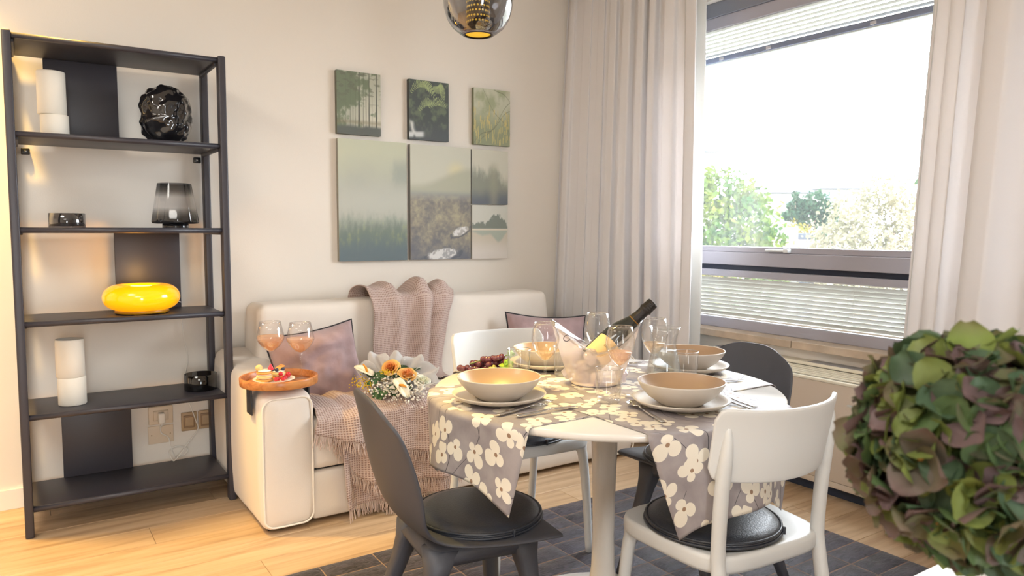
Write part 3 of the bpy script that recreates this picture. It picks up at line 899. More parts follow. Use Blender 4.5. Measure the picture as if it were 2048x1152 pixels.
# wall plates
def plate(name, label, x0, x1, z0, z1, m, cat, kind):
    t = thing(name, label, cat, ((x0 + x1) / 2, YB, (z0 + z1) / 2))
    wd, hd = x1 - x0, z1 - z0
    if kind == 'socket':
        obj('frame', mesh(*soft_vf(wd, 0.012, hd, 0.005, 3, (0, -0.0065, 0))), m, t)
        obj('insert', mesh(*soft_vf(wd * 0.62, 0.006, hd * 0.56, 0.003, 2, (0, -0.013, 0))), pbr('ivory_insert', (214, 194, 168), 0.5), t)
        for k in (-1, 0, 1):
            obj('module', mesh(*soft_vf(wd * 0.19, 0.004, hd * 0.5, 0.002, 2, (k * wd * 0.2, -0.0165, 0))), m, t)
    elif kind == 'blank':
        obj('cover', mesh(*soft_vf(wd, 0.006, hd, 0.002, 2, (0, -0.004, 0))), m, t)
        for k in (-1, 1):
            obj('screw', mesh(*tube_vf([(k * wd * 0.37, -0.006, 0), (k * wd * 0.37, -0.0085, 0)], 0.003, 8)), M['switch'], t)
    else:
        obj('frame', mesh(*soft_vf(wd, 0.01, hd, 0.006, 3, (0, -0.0055, 0))), m, t)
        obj('raised_ring', mesh(*soft_vf(wd * 0.72, 0.006, hd * 0.68, 0.02, 5, (0, -0.0115, 0))), pbr('dark_tan_plastic', (150, 122, 92), 0.5), t)
        obj('button', mesh(*soft_vf(wd * 0.54, 0.008, hd * 0.5, 0.014, 5, (0, -0.0135, 0))), m, t)
plate('wall_socket', 'ivory wall socket with the lamp plug in it', 0.492, 0.600, 0.291, 0.378, M['outlet'], 'socket', 'socket')
plate('blank_cover_plate', 'blank ivory cover plate right below the wall socket', 0.489, 0.600, 0.198, 0.283, M['outlet'], 'cover plate', 'blank')
plate('wall_switch', 'square tan wall plate left of its twin, beside the hanging cord', 0.636, 0.708, 0.240, 0.332, M['switch'], 'switch', 'switch')
plate('wall_switch', 'square tan wall plate half hidden by the bookcase post', 0.714, 0.786, 0.241, 0.333, M['switch'], 'switch', 'switch')
# ceiling spotlight over the bookcase, out of the picture
sp = thing('ceiling_spotlight', 'small white ceiling spotlight above the bookcase', 'lamp', (-0.15, 3.51, 2.75))
obj('canopy', mesh(*lathe_vf([(0, 0), (0.05, 0), (0.05, -0.02), (0.01, -0.03), (0.01, -0.06), (0, -0.06)], 24)), M['white_trim'], sp)

# ================================================================== PICTURES
def vnoise(X, Y, seed):
    r = np.random.default_rng(seed); G = r.random((64, 64))
    xi = np.floor(X).astype(int); yi = np.floor(Y).astype(int)
    fx = X - xi; fy = Y - yi
    fx = fx * fx * (3 - 2 * fx); fy = fy * fy * (3 - 2 * fy)
    g = lambda a, b: G[a % 64, b % 64]
    return (g(xi, yi) * (1 - fx) + g(xi + 1, yi) * fx) * (1 - fy) + (g(xi, yi + 1) * (1 - fx) + g(xi + 1, yi + 1) * fx) * fy
def fbm(X, Y, seed, o=5):
    a = 0.5; s = 0; t = 0
    for k in range(o):
        s = s + a * vnoise(X * 2 ** k, Y * 2 ** k, seed + k); t += a; a *= 0.55
    return s / t
def mixc(c, d, t):
    t = np.clip(t, 0, 1)[..., None]
    return c * (1 - t) + np.array(d, float) * t
def sstep(a, b, x):
    t = np.clip((x - a) / (b - a), 0, 1); return t * t * (3 - 2 * t)
def solid(X, c):
    return np.ones(X.shape + (3,)) * np.array(c, float)
def paint_forest(X, Y, asp):
    c = mixc(solid(X, (176, 178, 160)), (210, 208, 190), sstep(0.2, 0.9, X) * sstep(0.9, 0.2, Y))
    n = fbm(X * 6, Y * 6, 1)
    for k, (tx, tw, dk) in enumerate(((0.30, 0.012, .5), (0.36, .01, .4), (0.42, .012, .55), (0.5, 0.03, .95), (0.60, 0.012, .6), (0.66, .012, .6), (0.73, 0.02, .85), (0.9, 0.025, .9), (0.2, .01, .4), (0.8, .007, .35))):
        xx = X - tx - 0.012 * (Y - 0.5)
        wv = tw * (0.6 + 0.5 * (1 - Y)) * (1 + 0.6 * (n - 0.5))
        c = mixc(c, (70, 72, 66), dk * sstep(wv, wv * 0.5, np.abs(xx)) * sstep(0.08, 0.14, Y))
    br = fbm(X * 9, Y * 22, 5)
    c = mixc(c, (98, 112, 88), 0.9 * sstep(0.42, 0.6, n + 0.45 * (0.55 - X) + 0.25 * (Y - 0.6)))
    c = mixc(c, (96, 100, 86), 0.7 * sstep(0.56, 0.68, br) * sstep(0.35, 0.8, Y))
    c = mixc(c, (84, 90, 86), sstep(0.17, 0.10, Y + 0.06 * (n - 0.5)))
    c = mixc(c, (120, 112, 88), 0.5 * sstep(0.14, 0.2, Y) * sstep(0.26, 0.2, Y))
    return c
def frond(c, X, Y, x0, y0, x1, y1, bend, col, asp, n=14, wd=0.09):
    for i in range(n):
        t = i / (n - 1)
        px_ = x0 + (x1 - x0) * t; py_ = y0 + (y1 - y0) * t + bend * math.sin(pi * t)
        dx, dy = x1 - x0, y1 - y0 + bend * pi * math.cos(pi * t)
        l = math.hypot(dx, dy); dx, dy = dx / l, dy / l
        for s in (-1, 1):
            ex, ey = dx * 0.5 - s * dy, dy * 0.5 + s * dx
            L_ = wd * math.sin(pi * (0.15 + 0.8 * t))
            a = (X - px_) * ex + (Y - py_) * ey; b = np.abs(-(X - px_) * ey + (Y - py_) * ex)
            c = mixc(c, col, 0.85 * sstep(0.011, 0.004, b) * (a > 0) * (a < L_))
    return c
def paint_fern(X, Y, asp):
    n = fbm(X * 8, Y * 8, 21)
    c = mixc(solid(X, (66, 74, 74)), (104, 116, 92), 0.8 * sstep(0.45, 0.75, n))
    c = mixc(c, (72, 78, 84), sstep(0.4, 0.1, Y) * 0.7)
    g = (168, 184, 124)
    for a in ((0.05, .78, .42, .9, .1), (0.2, .98, .75, .62, .1), (.35, .95, .62, .78, .05), (0.25, .5, .6, .62, .08), (.5, .56, .95, .58, .1), (.6, .9, .85, .95, -.05), (.78, .98, .88, .7, 0.02)):
        c = frond(c, X, Y, *a, g, asp)
    c = mixc(c, (226, 228, 224), 0.9 * sstep(0.05, -0.05, np.abs(X - 0.05 - 0.4 * (0.3 - Y) - 0.1 * (n - .5)) - 0.045) * sstep(0.36, 0.26, Y) * sstep(0.02, .12, Y))
    c = mixc(c, (206, 210, 210), sstep(0.05, 0.0, np.abs(Y - 0.08 - 0.05 * X) - 0.02) * sstep(0.42, 0.3, X) * sstep(.35, .6, n + .2))
    return c
def paint_catkin(X, Y, asp):
    n = fbm(X * 4, Y * 4, 31)
    c = mixc(solid(X, (160, 166, 132)), (196, 198, 176), sstep(0.35, 0.65, n) * sstep(0.2, 0.8, Y))
    c = mixc(c, (128, 136, 108), 0.7 * sstep(0.75, 0.2, Y + 0.4 * (n - .5)))
    for (a, b, s) in ((0.95, 0.25, -1.0), (0.7, 0.5, 0.9), (0.3, 0.2, 0.6), (0.8, 0.9, -0.6)):
        c = mixc(c, (104, 106, 84), 0.8 * sstep(0.009, 0.004, np.abs((Y - b) - s * (X - a) - 0.05 * np.sin(9 * X))))
    r = np.random.default_rng(3)
    for k in range(90):
        px_ = r.random(); py_ = r.random() * (0.62 if r.random() < 0.8 else 0.9)
        ln = 0.03 + 0.05 * r.random()
        c = mixc(c, (206, 188, 118), 0.8 * sstep(0.012, 0.006, np.abs(X - px_)) * sstep(ln, ln * 0.8, np.abs(Y - py_)))
    return c
def paint_mist(X, Y, asp):
    n = fbm(X * 3, Y * 4, 41); n2 = fbm(X * 22, Y * 14, 45)
    c = mixc(solid(X, (196, 200, 176)), (176, 180, 168), sstep(0.95, 0.55, Y + 0.2 * (n - .5)))
    c = mixc(c, (150, 158, 150), 0.7 * sstep(0.72, 0.86, X + 0.1 * (n2 - .5)) * sstep(0.55, 0.7, Y) * sstep(0.9, 0.75, Y))
    c = mixc(c, (192, 194, 184), sstep(0.25, 0.0, np.abs(Y - 0.5 - .1 * (n - .5))) * .7)
    c = mixc(c, (112, 126, 116), sstep(0.42, 0.22, Y + 0.14 * (n2 - .5) + 0.1 * (n - .5)))
    c = mixc(c, (92, 108, 116), sstep(0.28, 0.06, Y + 0.1 * (n2 - .5)))
    c = mixc(c, (140, 152, 112), 0.5 * sstep(0.55, 0.75, n2) * sstep(0.36, 0.3, Y) * sstep(0.1, 0.2, Y))
    return c
def paint_moor(X, Y, asp):
    n = fbm(X * 7, Y * 11, 51); n2 = fbm(X * 24, Y * 36, 55)
    c = mixc(solid(X, (200, 200, 184)), (216, 208, 168), sstep(0.22, 0.0, np.hypot(X - 0.75, (Y - 0.78) * 1.6)))
    hill = 0.66 + 0.16 * sstep(0.1, 1.0, X)
    c = mixc(c, (170, 172, 152), sstep(0.03, -0.05, Y - hill) * 0.9)
    c = mixc(c, (150, 152, 148), sstep(0.62, 0.57, Y))
    g = mixc(solid(X, (112, 110, 112)), (172, 162, 134), sstep(0.25, 0.8, n * 0.5 + n2 * 0.5))
    k = sstep(0.6, 0.5, Y)[..., None]
    c = c * (1 - k) + g * k
    c = mixc(c, (92, 96, 112), 0.8 * sstep(0.25, 0.0, Y + 0.2 * (n - .5)))
    for (rx, ry, a, b, t) in ((0.82, 0.25, 0.16, 0.04, 0.35), (0.52, 0.045, 0.28, 0.055, 0.12)):
        u = (X - rx) * math.cos(t) + (Y - ry) * math.sin(t) * 1.6; v = -(X - rx) * math.sin(t) / 1.6 + (Y - ry) * math.cos(t)
        d = np.hypot(u / a, v / b) + 0.5 * (n2 - .5)
        c = mixc(c, (222, 222, 222), sstep(1.0, 0.75, d) * (0.5 + 0.9 * sstep(.4, .6, n2)))
        c = mixc(c, (78, 84, 98), 0.8 * sstep(0.25, 0.0, np.abs(d - 1.12)) * (v < 0.01))
    return c
def paint_trees(X, Y, asp):
    n = fbm(X * 5, Y * 5, 61); n2 = fbm(X * 20, Y * 7, 65)
    c = solid(X, (202, 200, 184))
    top = 0.62 - 0.25 * np.abs(X - 0.1) + 0.16 * np.exp(-((X - .62) / .16) ** 2) + 0.25 * (n2 - .5)
    c = mixc(c, (132, 136, 124), sstep(0.12, -0.15, Y - top))
    c = mixc(c, (92, 98, 110), sstep(0.35, 0.02, Y + 0.12 * (n - .5)))
    c = mixc(c, (158, 156, 132), 0.5 * sstep(0.2, 0.0, np.abs(X - 0.6)) * sstep(0.5, 0.3, np.abs(Y - 0.35)))
    return c
def paint_lake(X, Y, asp):
    n = fbm(X * 14, Y * 12, 71)
    c = mixc(solid(X, (204, 204, 194)), (200, 190, 172), sstep(0.66, 0.5, Y))
    c = mixc(c, (216, 208, 200), sstep(0.45, 0.1, Y))
    isl = 0.6 + 0.2 * np.exp(-((X - 0.70) / 0.24) ** 4) + 0.09 * np.exp(-((X - 0.22) / 0.3) ** 2) + 0.16 * (n - .5)
    c = mixc(c, (116, 124, 116), sstep(0.01, -0.02, Y - isl) * sstep(0.555, 0.575, Y))
    ref = 0.53 - 0.22 * np.exp(-((X - 0.75) / 0.18) ** 2) - 0.1 * np.exp(-((X - 0.3) / 0.25) ** 2) - 0.04 * (n - .5)
    c = mixc(c, (160, 170, 158), 0.9 * sstep(-0.03, 0.05, Y - ref) * sstep(0.54, 0.52, Y))
    c = mixc(c, (226, 216, 196), sstep(0.014, 0.004, np.abs(Y - 0.548)) * 0.8)
    return c
def paint_mat():
    m, nt, N, L = new_mat('printed_canvas')
    b = N['Principled BSDF']; b.inputs['Roughness'].default_value = 0.65; b.inputs['Specular IOR Level'].default_value = 0.3
    at_ = N.new('ShaderNodeAttribute'); at_.attribute_name = 'paint'
    L.new(at_.outputs['Color'], b.inputs['Base Color'])
    return m
M['paint'] = paint_mat()
def picture(label, x0, x1, z0, z1, fn, nx, edge):
    wd, hd, dep = x1 - x0, z1 - z0, 0.028
    t = thing('canvas_picture', label, 'picture', ((x0 + x1) / 2, YB - 0.002, (z0 + z1) / 2), group='canvas pictures above the sofa')
    ny = int(nx * hd / wd)
    xs, ys = np.meshgrid(np.linspace(0, 1, nx + 1), np.linspace(0, 1, ny + 1))
    col = np.clip(0.86 * fn(xs, ys, hd / wd) + 0.14 * np.array((206, 206, 198)), 0, 255) / 255
    col = np.where(col <= 0.04045, col / 12.92, ((col + 0.055) / 1.055) ** 2.4)
    V = np.stack([(xs - 0.5) * wd, np.full_like(xs, -dep), (ys - 0.5) * hd], -1).reshape(-1, 3)
    idx = np.arange((nx + 1) * (ny + 1)).reshape(ny + 1, nx + 1)
    F = np.stack([idx[:-1, :-1], idx[:-1, 1:], idx[1:, 1:], idx[1:, :-1]], -1).reshape(-1, 4)
    me = mesh(V.tolist(), F.tolist(), False)
    at_ = me.color_attributes.new('paint', 'FLOAT_COLOR', 'POINT')
    at_.data.foreach_set('color', np.concatenate([col.reshape(-1, 3), np.ones((col.shape[0] * col.shape[1], 1))], 1).astype(np.float32).ravel())
    obj('print', me, M['paint'], t)
    obj('stretcher', mesh(*soft_vf(wd, dep - 0.0006, hd, 0.0015, 2, (0, -dep / 2 + 0.0003, 0))), pbr('canvas_edge', edge, 0.8), t)
picture('small canvas of tall forest trunks, top row left', 1.438, 1.687, 1.731, 2.062, paint_forest, 110, (108, 110, 96))
picture('small dark canvas of ferns and a waterfall, top row middle', 1.857, 2.109, 1.730, 2.062, paint_fern, 130, (66, 70, 70))
picture('small olive canvas of yellow catkins on twigs, top row right', 2.277, 2.533, 1.730, 2.060, paint_catkin, 110, (120, 124, 100))
picture('tall canvas of pale mist over a dark green forest, bottom left', 1.440, 1.840, 1.053, 1.706, paint_mist, 120, (150, 148, 136))
picture('tall canvas of a misty moor with white rocks, bottom middle', 1.862, 2.256, 1.053, 1.703, paint_moor, 140, (140, 138, 134))
picture('small canvas of dim grey trees in fog above the lake picture', 2.264, 2.519, 1.378, 1.700, paint_trees, 90, (140, 138, 132))
picture('small pale canvas of an island mirrored in a lake', 2.266, 2.518, 1.051, 1.371, paint_lake, 100, (196, 190, 180))

# ================================================================== SOFA
sf = thing('sofa', 'cream slipcovered sofa with piped arms along the back wall', 'sofa', (1.77, 3.37, 0))
SX, SY = 1.77, 3.37
def arm_disp(sgn):
    def d(p):
        x, y_, z = p
        k = (y_ + 0.425) / 0.85
        zz = z
        if z > -0.1:
            zz = z + 0.085 * k * (z + 0.28) / 0.56
        n_ = noise.noise(Vector((x * 5 + sgn, y_ * 4, z * 4)))
        b = 0.010 * (1 - min(1, (z / 0.28) ** 2)) * (1 if abs(x) > 0.08 else 0.3)
        x = x + (0.006 * n_) + (b if x > 0 else -b)
        y2 = y_ + 0.006 * noise.noise(Vector((x * 9, z * 5, 3.0))) - (0.014 * (1 - (z / 0.28) ** 2) * (1 - (x / 0.11) ** 2) if y_ < -0.4 else 0)
        return (x, y2, zz)
    return d
for sgn, x0 in ((-1, 0.882), (1, 2.665)):
    V, F = dense_soft_vf(0.206, 0.85, 0.555, 0.042, 34, arm_disp(sgn))
    a = obj('arm', mesh(V, F), M['sofa'], sf, (x0 - SX, 3.358 - SY, 0.288))
    loop = []
    hx, hz, rr = 0.094, 0.262, 0.04
    for cxx, czz, a0 in ((hx - rr, hz - rr, 0), (-hx + rr, hz - rr, pi / 2), (-hx + rr, -hz + rr, pi), (hx - rr, -hz + rr, 1.5 * pi)):
        for k in range(6):
            t = a0 + pi / 2 * k / 5
            loop.append((cxx + rr * math.cos(t), czz + rr * math.sin(t)))
    dense = []
    for i in range(len(loop)):
        p, q = loop[i], loop[(i + 1) % len(loop)]
        m_ = 8 if math.hypot(p[0] - q[0], p[1] - q[1]) > 0.08 else 1
        for k in range(m_):
            dense.append((p[0] + (q[0] - p[0]) * k / m_, p[1] + (q[1] - p[1]) * k / m_))
    pts = [(u * 1.06, -0.421 + 0.003 * noise.noise(Vector((u * 20, v * 20, 1))), v) for u, v in dense]
    obj('piping', mesh(*tube_vf(pts, 0.0042, 8, closed=True)), M['sofa_pipe'], a)
def back_disp(p):
    x, y_, z = p
    t = (z + 0.31) / 0.62
    y2 = y_ + 0.05 * t * min(1, max(0, (0.15 - y_) / 0.30))
    x2 = x * (1.0 - 0.028 * max(0, t - 0.3)) + 0.004 * noise.noise(Vector((x * 6, z * 6, 2)))
    return (x2, y2 + 0.005 * noise.noise(Vector((x * 4, y_, z * 5))), z + 0.006 * noise.noise(Vector((x * 3, 7, 1))))
V, F = dense_soft_vf(1.72, 0.30, 0.62, 0.045, 60, back_disp)
obj('backrest', mesh(V, F), M['sofa'], sf, (1.775 - SX, 3.63 - SY, 0.556))
def seat_disp(p):
    x, y_, z = p
    return (x, y_ + 0.004 * noise.noise(Vector((x * 6, z * 8, 1))), z + (0.012 * (1 - (x / 0.8) ** 2) * (1 if z > 0 else 0)) + 0.006 * noise.noise(Vector((x * 5, y_ * 5, 4))))
V, F = dense_soft_vf(1.578, 0.60, 0.215, 0.03, 60, seat_disp)
obj('seat_cushion', mesh(V, F), M['sofa'], sf, (1.772 - SX, 3.24 - SY, 0.34))
V, F = dense_soft_vf(1.58, 0.72, 0.205, 0.02, 50, lambda p: (p[0], p[1] + 0.005 * noise.noise(Vector((p[0] * 5, p[2] * 8, 9))), p[2]))
obj('base', mesh(V, F), M['sofa'], sf, (1.772 - SX, 3.31 - SY, 0.121))
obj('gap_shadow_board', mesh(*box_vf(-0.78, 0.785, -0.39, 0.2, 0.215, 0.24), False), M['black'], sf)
for a in ((0.84, 3.02), (2.70, 3.02), (0.84, 3.7), (2.70, 3.7)):
    obj('foot', mesh(*box_vf(a[0] - SX - 0.03, a[0] - SX + 0.03, a[1] - SY - 0.03, a[1] - SY + 0.03, 0.0, 0.03), False), M['black'], sf)

# pillows
def pillow(label, loc, size, thick, M3, seed):
    t = thing('cushion', label, 'cushion', (0, 0, 0), group='mauve velvet cushions')
    n = 28
    V = []; F = []
    for s in (1, -1):
        off = len(V)
        for j in range(n + 1):
            for i in range(n + 1):
                u, v = -1 + 2 * i / n, -1 + 2 * j / n
                px_ = u * (1 - 0.10 * (1 - v * v)) * size / 2
                py_ = v * (1 - 0.10 * (1 - u * u)) * size / 2
                e = max(0, (1 - u * u)) ** 0.42 * max(0, (1 - v * v)) ** 0.42
                wr = 0.30 * noise.noise(Vector((u * 2.5 + seed, v * 2.5, s))) + 0.10 * noise.noise(Vector((u * 5 + seed, v * 6, s)))
                V.append((px_, py_, s * thick / 2 * e * (1 + wr)))
        for j in range(n):
            for i in range(n):
                a = off + j * (n + 1) + i
                f = (a, a + 1, a + n + 2, a + n + 1)
                F.append(f if s > 0 else f[::-1])
    t.matrix_world = Matrix.Translation(loc) @ M3.to_4x4()
    obj('cover', mesh(V, F), M['velvet'], t)
    edge = []
    for (a, b, fn) in ((0, 0, lambda k: (k, -1)), (0, 0, lambda k: (1, k)), (0, 0, lambda k: (-k, 1)), (0, 0, lambda k: (-1, -k))):
        for i in range(14):
            u, v = fn(-1 + 2 * i / 14)
            edge.append((u * (1 - 0.10 * (1 - v * v)) * size / 2, v * (1 - 0.10 * (1 - u * u)) * size / 2, 0))
    obj('piping', mesh(*tube_vf(edge, 0.005, 8, closed=True)), M['pipe_black'], t)
    return t
def frame_mat(normal, roll, up=Vector((0, 0, 1))):
    n_ = Vector(normal).normalized()
    x = up.cross(n_).normalized(); y_ = n_.cross(x).normalized()
    c, s = math.cos(roll), math.sin(roll)
    x2 = x * c + y_ * s; y2 = -x * s + y_ * c
    return Matrix((x2, y2, n_)).transposed()
pillow('square mauve velvet cushion leaning behind the wooden tray', (1.135, 3.295, 0.572), 0.42, 0.25, frame_mat((-0.08, -1, 0.32), math.radians(8)), 1.0)
pillow('mauve velvet cushion at the sofa end, mostly hidden behind the ice bucket', (2.44, 3.30, 0.53), 0.47, 0.16, frame_mat((-0.35, -1, 0.35), math.radians(-4)), 5.0)

# ================================================================== ARM TRAY WITH GLASSES AND SWEETS
tr_ = thing('arm_tray', 'round cherry wood tray with black clamp on the sofa arm', 'tray', (0.882, 3.045, 0.592))
RT = 0.155
obj('tray_base', mesh(*lathe_vf([(0, 0), (RT - 0.012, 0), (RT - 0.012, 0.008), (0, 0.008)], 64)), M['tray_wood'], tr_)
obj('rim', mesh(*lathe_vf([(RT - 0.012, 0.0), (RT - 0.002, 0.0), (RT, 0.003), (RT + 0.001, 0.030), (RT - 0.001, 0.033), (RT - 0.008, 0.033), (RT - 0.011, 0.028), (RT - 0.014, 0.008)], 72)), M['tray_wood'], tr_)
clampm = pbr('black_clamp', (44, 46, 50), 0.5)
obj('clamp_top', mesh(*bbox(-0.120, 0.112, -0.035, 0.035, -0.006, -0.0005, 0.001)), clampm, tr_)
obj('clamp_side', mesh(*bbox(-0.124, -0.118, -0.035, 0.035, -0.112, -0.0005, 0.001)), clampm, tr_)
obj('clamp_side', mesh(*bbox(0.109, 0.115, -0.035, 0.035, -0.112, -0.0005, 0.001)), clampm, tr_)

def wine_mat(name, c, dens):
    m, nt, N, L = new_mat(name)
    N.remove(N['Principled BSDF'])
    tr2 = N.new('ShaderNodeBsdfTransparent'); tr2.inputs['Color'].default_value = lin(c)
    gl2 = N.new('ShaderNodeBsdfGlossy'); gl2.inputs['Roughness'].default_value = 0.03
    tl2 = N.new('ShaderNodeBsdfTranslucent'); tl2.inputs['Color'].default_value = lin(c)
    df2 = N.new('ShaderNodeBsdfDiffuse'); df2.inputs['Color'].default_value = lin(c)
    a = N.new('ShaderNodeMixShader'); a.inputs[0].default_value = 0.5
    L.new(tl2.outputs[0], a.inputs[1]); L.new(df2.outputs[0], a.inputs[2])
    b2 = N.new('ShaderNodeMixShader'); b2.inputs[0].default_value = dens
    L.new(tr2.outputs[0], b2.inputs[1]); L.new(a.outputs[0], b2.inputs[2])
    lw = N.new('ShaderNodeLayerWeight'); lw.inputs['Blend'].default_value = 0.25
    c2 = N.new('ShaderNodeMixShader'); mr = N.new('ShaderNodeMapRange'); mr.inputs['To Min'].default_value = 0.03; mr.inputs['To Max'].default_value = 0.35
    L.new(lw.outputs['Facing'], mr.inputs['Value']); L.new(mr.outputs[0], c2.inputs[0])
    L.new(b2.outputs[0], c2.inputs[1]); L.new(gl2.outputs[0], c2.inputs[2])
    L.new(c2.outputs[0], N['Material Output'].inputs['Surface'])
    return m
M['rose_wine'] = wine_mat('rose_wine', (253, 226, 204), 0.5)
M['pale_wine'] = wine_mat('pale_wine', (252, 232, 204), 0.35)
M['water'] = wine_mat('water', (246, 250, 252), 0.03)

def wine_glass(label, loc, prof, foot_r, stem_h, fill, wine, group):
    """prof: bowl radii from its bottom (z measured from the top of the stem)"""
    t = thing('wine_glass', label, 'wine glass', loc, group=group)
    z0 = stem_h
    outer = [(r, z0 + z) for r, z in prof]
    th = 0.0012
    inner = [(max(0, r - th), z + (0.002 if i == 0 else 0)) for i, (r, z) in enumerate(outer)]
    obj('bowl', mesh(*lathe_vf(outer + inner[::-1], 48)), M['glass'], t)
    rr_ = outer[-1][0] - 0.0006
    obj('rim', mesh(*tube_vf([(rr_ * math.cos(a), rr_ * math.sin(a), outer[-1][1]) for a in np.linspace(0, 2 * pi, 44, endpoint=False)], 0.0011, 6, closed=True)), M['rim_glass'], t)
    obj('stem', mesh(*lathe_vf([(0, 0.004), (0.006, 0.006), (0.0042, 0.016), (0.0036, stem_h * 0.5), (0.0042, stem_h - 0.012), (0.0075, stem_h - 0.001), (0, stem_h + 0.001)], 16)), M['glass_thick'], t)
    obj('foot', mesh(*lathe_vf([(0, 0), (foot_r, 0.0005), (foot_r + 0.0005, 0.0015), (foot_r * 0.6, 0.003), (0.008, 0.006), (0, 0.0065)], 40)), M['glass'], t)
    if wine:
        zs = [p[1] for p in outer]; rs = [p[0] for p in outer]
        f = z0 + fill
        pr_ = [(0, z0 + 0.003)] + [(max(0.001, r - 0.0022), z + 0.001) for r, z in outer if z0 < z < f] + [(interp(f, zs, rs) - 0.0022, f)]
        pr_ += [(0, f - 0.0005)]
        obj('wine', mesh(*lathe_vf(pr_, 48)), wine, t)
    return t
burg = [(0.004, 0.0), (0.020, 0.008), (0.040, 0.026), (0.053, 0.046), (0.0575, 0.060), (0.056, 0.070), (0.050, 0.098), (0.0435, 0.128)]
wine_glass('angular glass of rose wine standing behind the pastry plate on the tray', (0.880, 3.150, 0.6005), burg, 0.038, 0.108, 0.068, M['rose_wine'], 'rose wine glasses on the arm tray')
wine_glass('angular glass of rose wine on the right side of the tray', (0.976, 3.052, 0.6005), burg, 0.038, 0.108, 0.062, M['rose_wine'], 'rose wine glasses on the arm tray')

dpl = thing('dessert_plate', 'small white plate of pastries and berries on the tray', 'plate', (0.858, 3.035, 0.6005))
obj('plate', mesh(*lathe_vf([(0, 0.002), (0.04, 0.0), (0.045, 0.0), (0.047, 0.004), (0.082, 0.014), (0.0835, 0.0165), (0.081, 0.0165), (0.048, 0.008), (0, 0.006)], 56)), pbr('white_china', (240, 236, 228), 0.25), dpl)
pastry_m = pbr('golden_pastry', (222, 160, 84), 0.7, bump=0.2, bscale=120, var=0.12, vscale=60)
biscuit_m = pbr('pale_sponge', (240, 206, 140), 0.75, bump=0.2, bscale=150, var=0.06, vscale=70)
cream_m = pbr('whipped_cream', (250, 244, 232), 0.6, sss=0.1)
red_m = pbr('red_berry', (196, 20, 40), 0.22, var=0.15, vscale=60, coat=0.4)
blue_m = pbr('blueberry', (52, 60, 82), 0.5, var=0.15, vscale=50)
def pastry(label, x, y_, z, layers, r, fill):
    t = thing('pastry', label, 'pastry', (x, y_, z), rng.uniform(0, 6))
    zz = 0
    for k in range(layers):
        rr = r * (1 - 0.04 * k)
        V, F = lathe_vf([(0, zz), (rr * 0.92, zz), (rr, zz + 0.003), (rr, zz + 0.006), (rr * 0.93, zz + 0.009), (0, zz + 0.009)], 30)
        V = [(a * (1 + 0.05 * noise.noise(Vector((a * 90, b * 90, k)))), b * (1 + 0.05 * noise.noise(Vector((a * 90, b * 90, k + 9)))), c) for a, b, c in V]
        obj('pastry_layer', mesh(V, F), pastry_m if k % 2 == 0 else biscuit_m, t)
        zz += 0.009
        if k < layers - 1 or fill:
            V, F = sphere_vf(rr * 0.86, 20, 10)
            V = [(a, b, zz + 0.004 + c * 0.16 + 0.0015 * noise.noise(Vector((a * 150, b * 150, 2)))) for a, b, c in V]
            obj('cream_filling', mesh(V, F), cream_m, t)
            zz += 0.006
    return t, z + zz
PZ = 0.6005
t1, z1 = pastry('round layered pastry on the left of the dessert plate', 0.822, 3.040, PZ + 0.0085, 3, 0.034, True)
t2, z2 = pastry('round cream pastry at the back of the dessert plate', 0.888, 3.078, PZ + 0.0085, 2, 0.031, True)
ck = obj('biscuit_ball', mesh(*sphere_vf(0.0145, 20, 12, (0, 0, 0.0125), (1, 1, 0.95))), biscuit_m, None, (0.803, 3.05, z1 - 0.004)); tag(ck, 'round golden biscuit ball on top of the left pastry', 'biscuit')
st = thing('strawberry_slice', 'pink red strawberry slice standing on the left pastry', 'strawberry', (0.846, 3.035, z1 - 0.003))
obj('flesh', mesh(*loft_vf([[(0.012 * math.cos(a) * s, 0.004 * math.sin(a) * s, z) for a in np.linspace(0, 2 * pi, 12, endpoint=False)] for s, z in ((0.8, 0), (1.0, 0.006), (0.75, 0.014), (0.4, 0.022), (0.05, 0.027))])), pbr('strawberry_red', (232, 74, 84), 0.3), st)
obj('calyx', mesh(*soft_vf(0.012, 0.006, 0.004, 0.0015, 2, (-0.016, 0, 0.004))), pbr('mint_leaf', (90, 140, 70), 0.6), st)
wf = obj('wafer', mesh(*soft_vf(0.04, 0.024, 0.004, 0.0015, 2)), pastry_m, None, (0.898, 3.085, z2 + 0.012), (0.25, -0.35, 0.5)); tag(wf, 'thin golden wafer leaning on the berries of the back pastry', 'wafer')
for k, (bx, by) in enumerate(((0.868, 3.080), (0.878, 3.062), (0.906, 3.070))):
    b = obj('blueberry', mesh(*sphere_vf(0.0078, 16, 10, (0, 0, 0.0074))), blue_m, None, (bx, by, z2 - 0.001))
    tag(b, ('dark blueberry at the left of the back pastry', 'dark blueberry at the front of the back pastry', 'dark blueberry under the golden wafer')[k], 'blueberry', 'blueberries on the back pastry')
ber = [(0.868, 3.004, 0), (0.883, 2.992, 0), (0.896, 3.012, 0), (0.881, 3.016, 0.016), (0.908, 3.030, 0), (0.920, 3.040, 0.003), (0.854, 2.996, 0), (0.912, 3.018, 0.012)]
bl = ['largest red currant on top of the berry heap', 'red berry at the front of the heap', 'red berry in the middle of the heap', 'topmost red berry of the heap', 'red berry next to the plate rim on the right', 'rightmost red berry of the dessert plate', 'leftmost red berry of the dessert plate', 'small red berry resting on two others']
bl[0] = 'red berry between the pastry and the heap front'
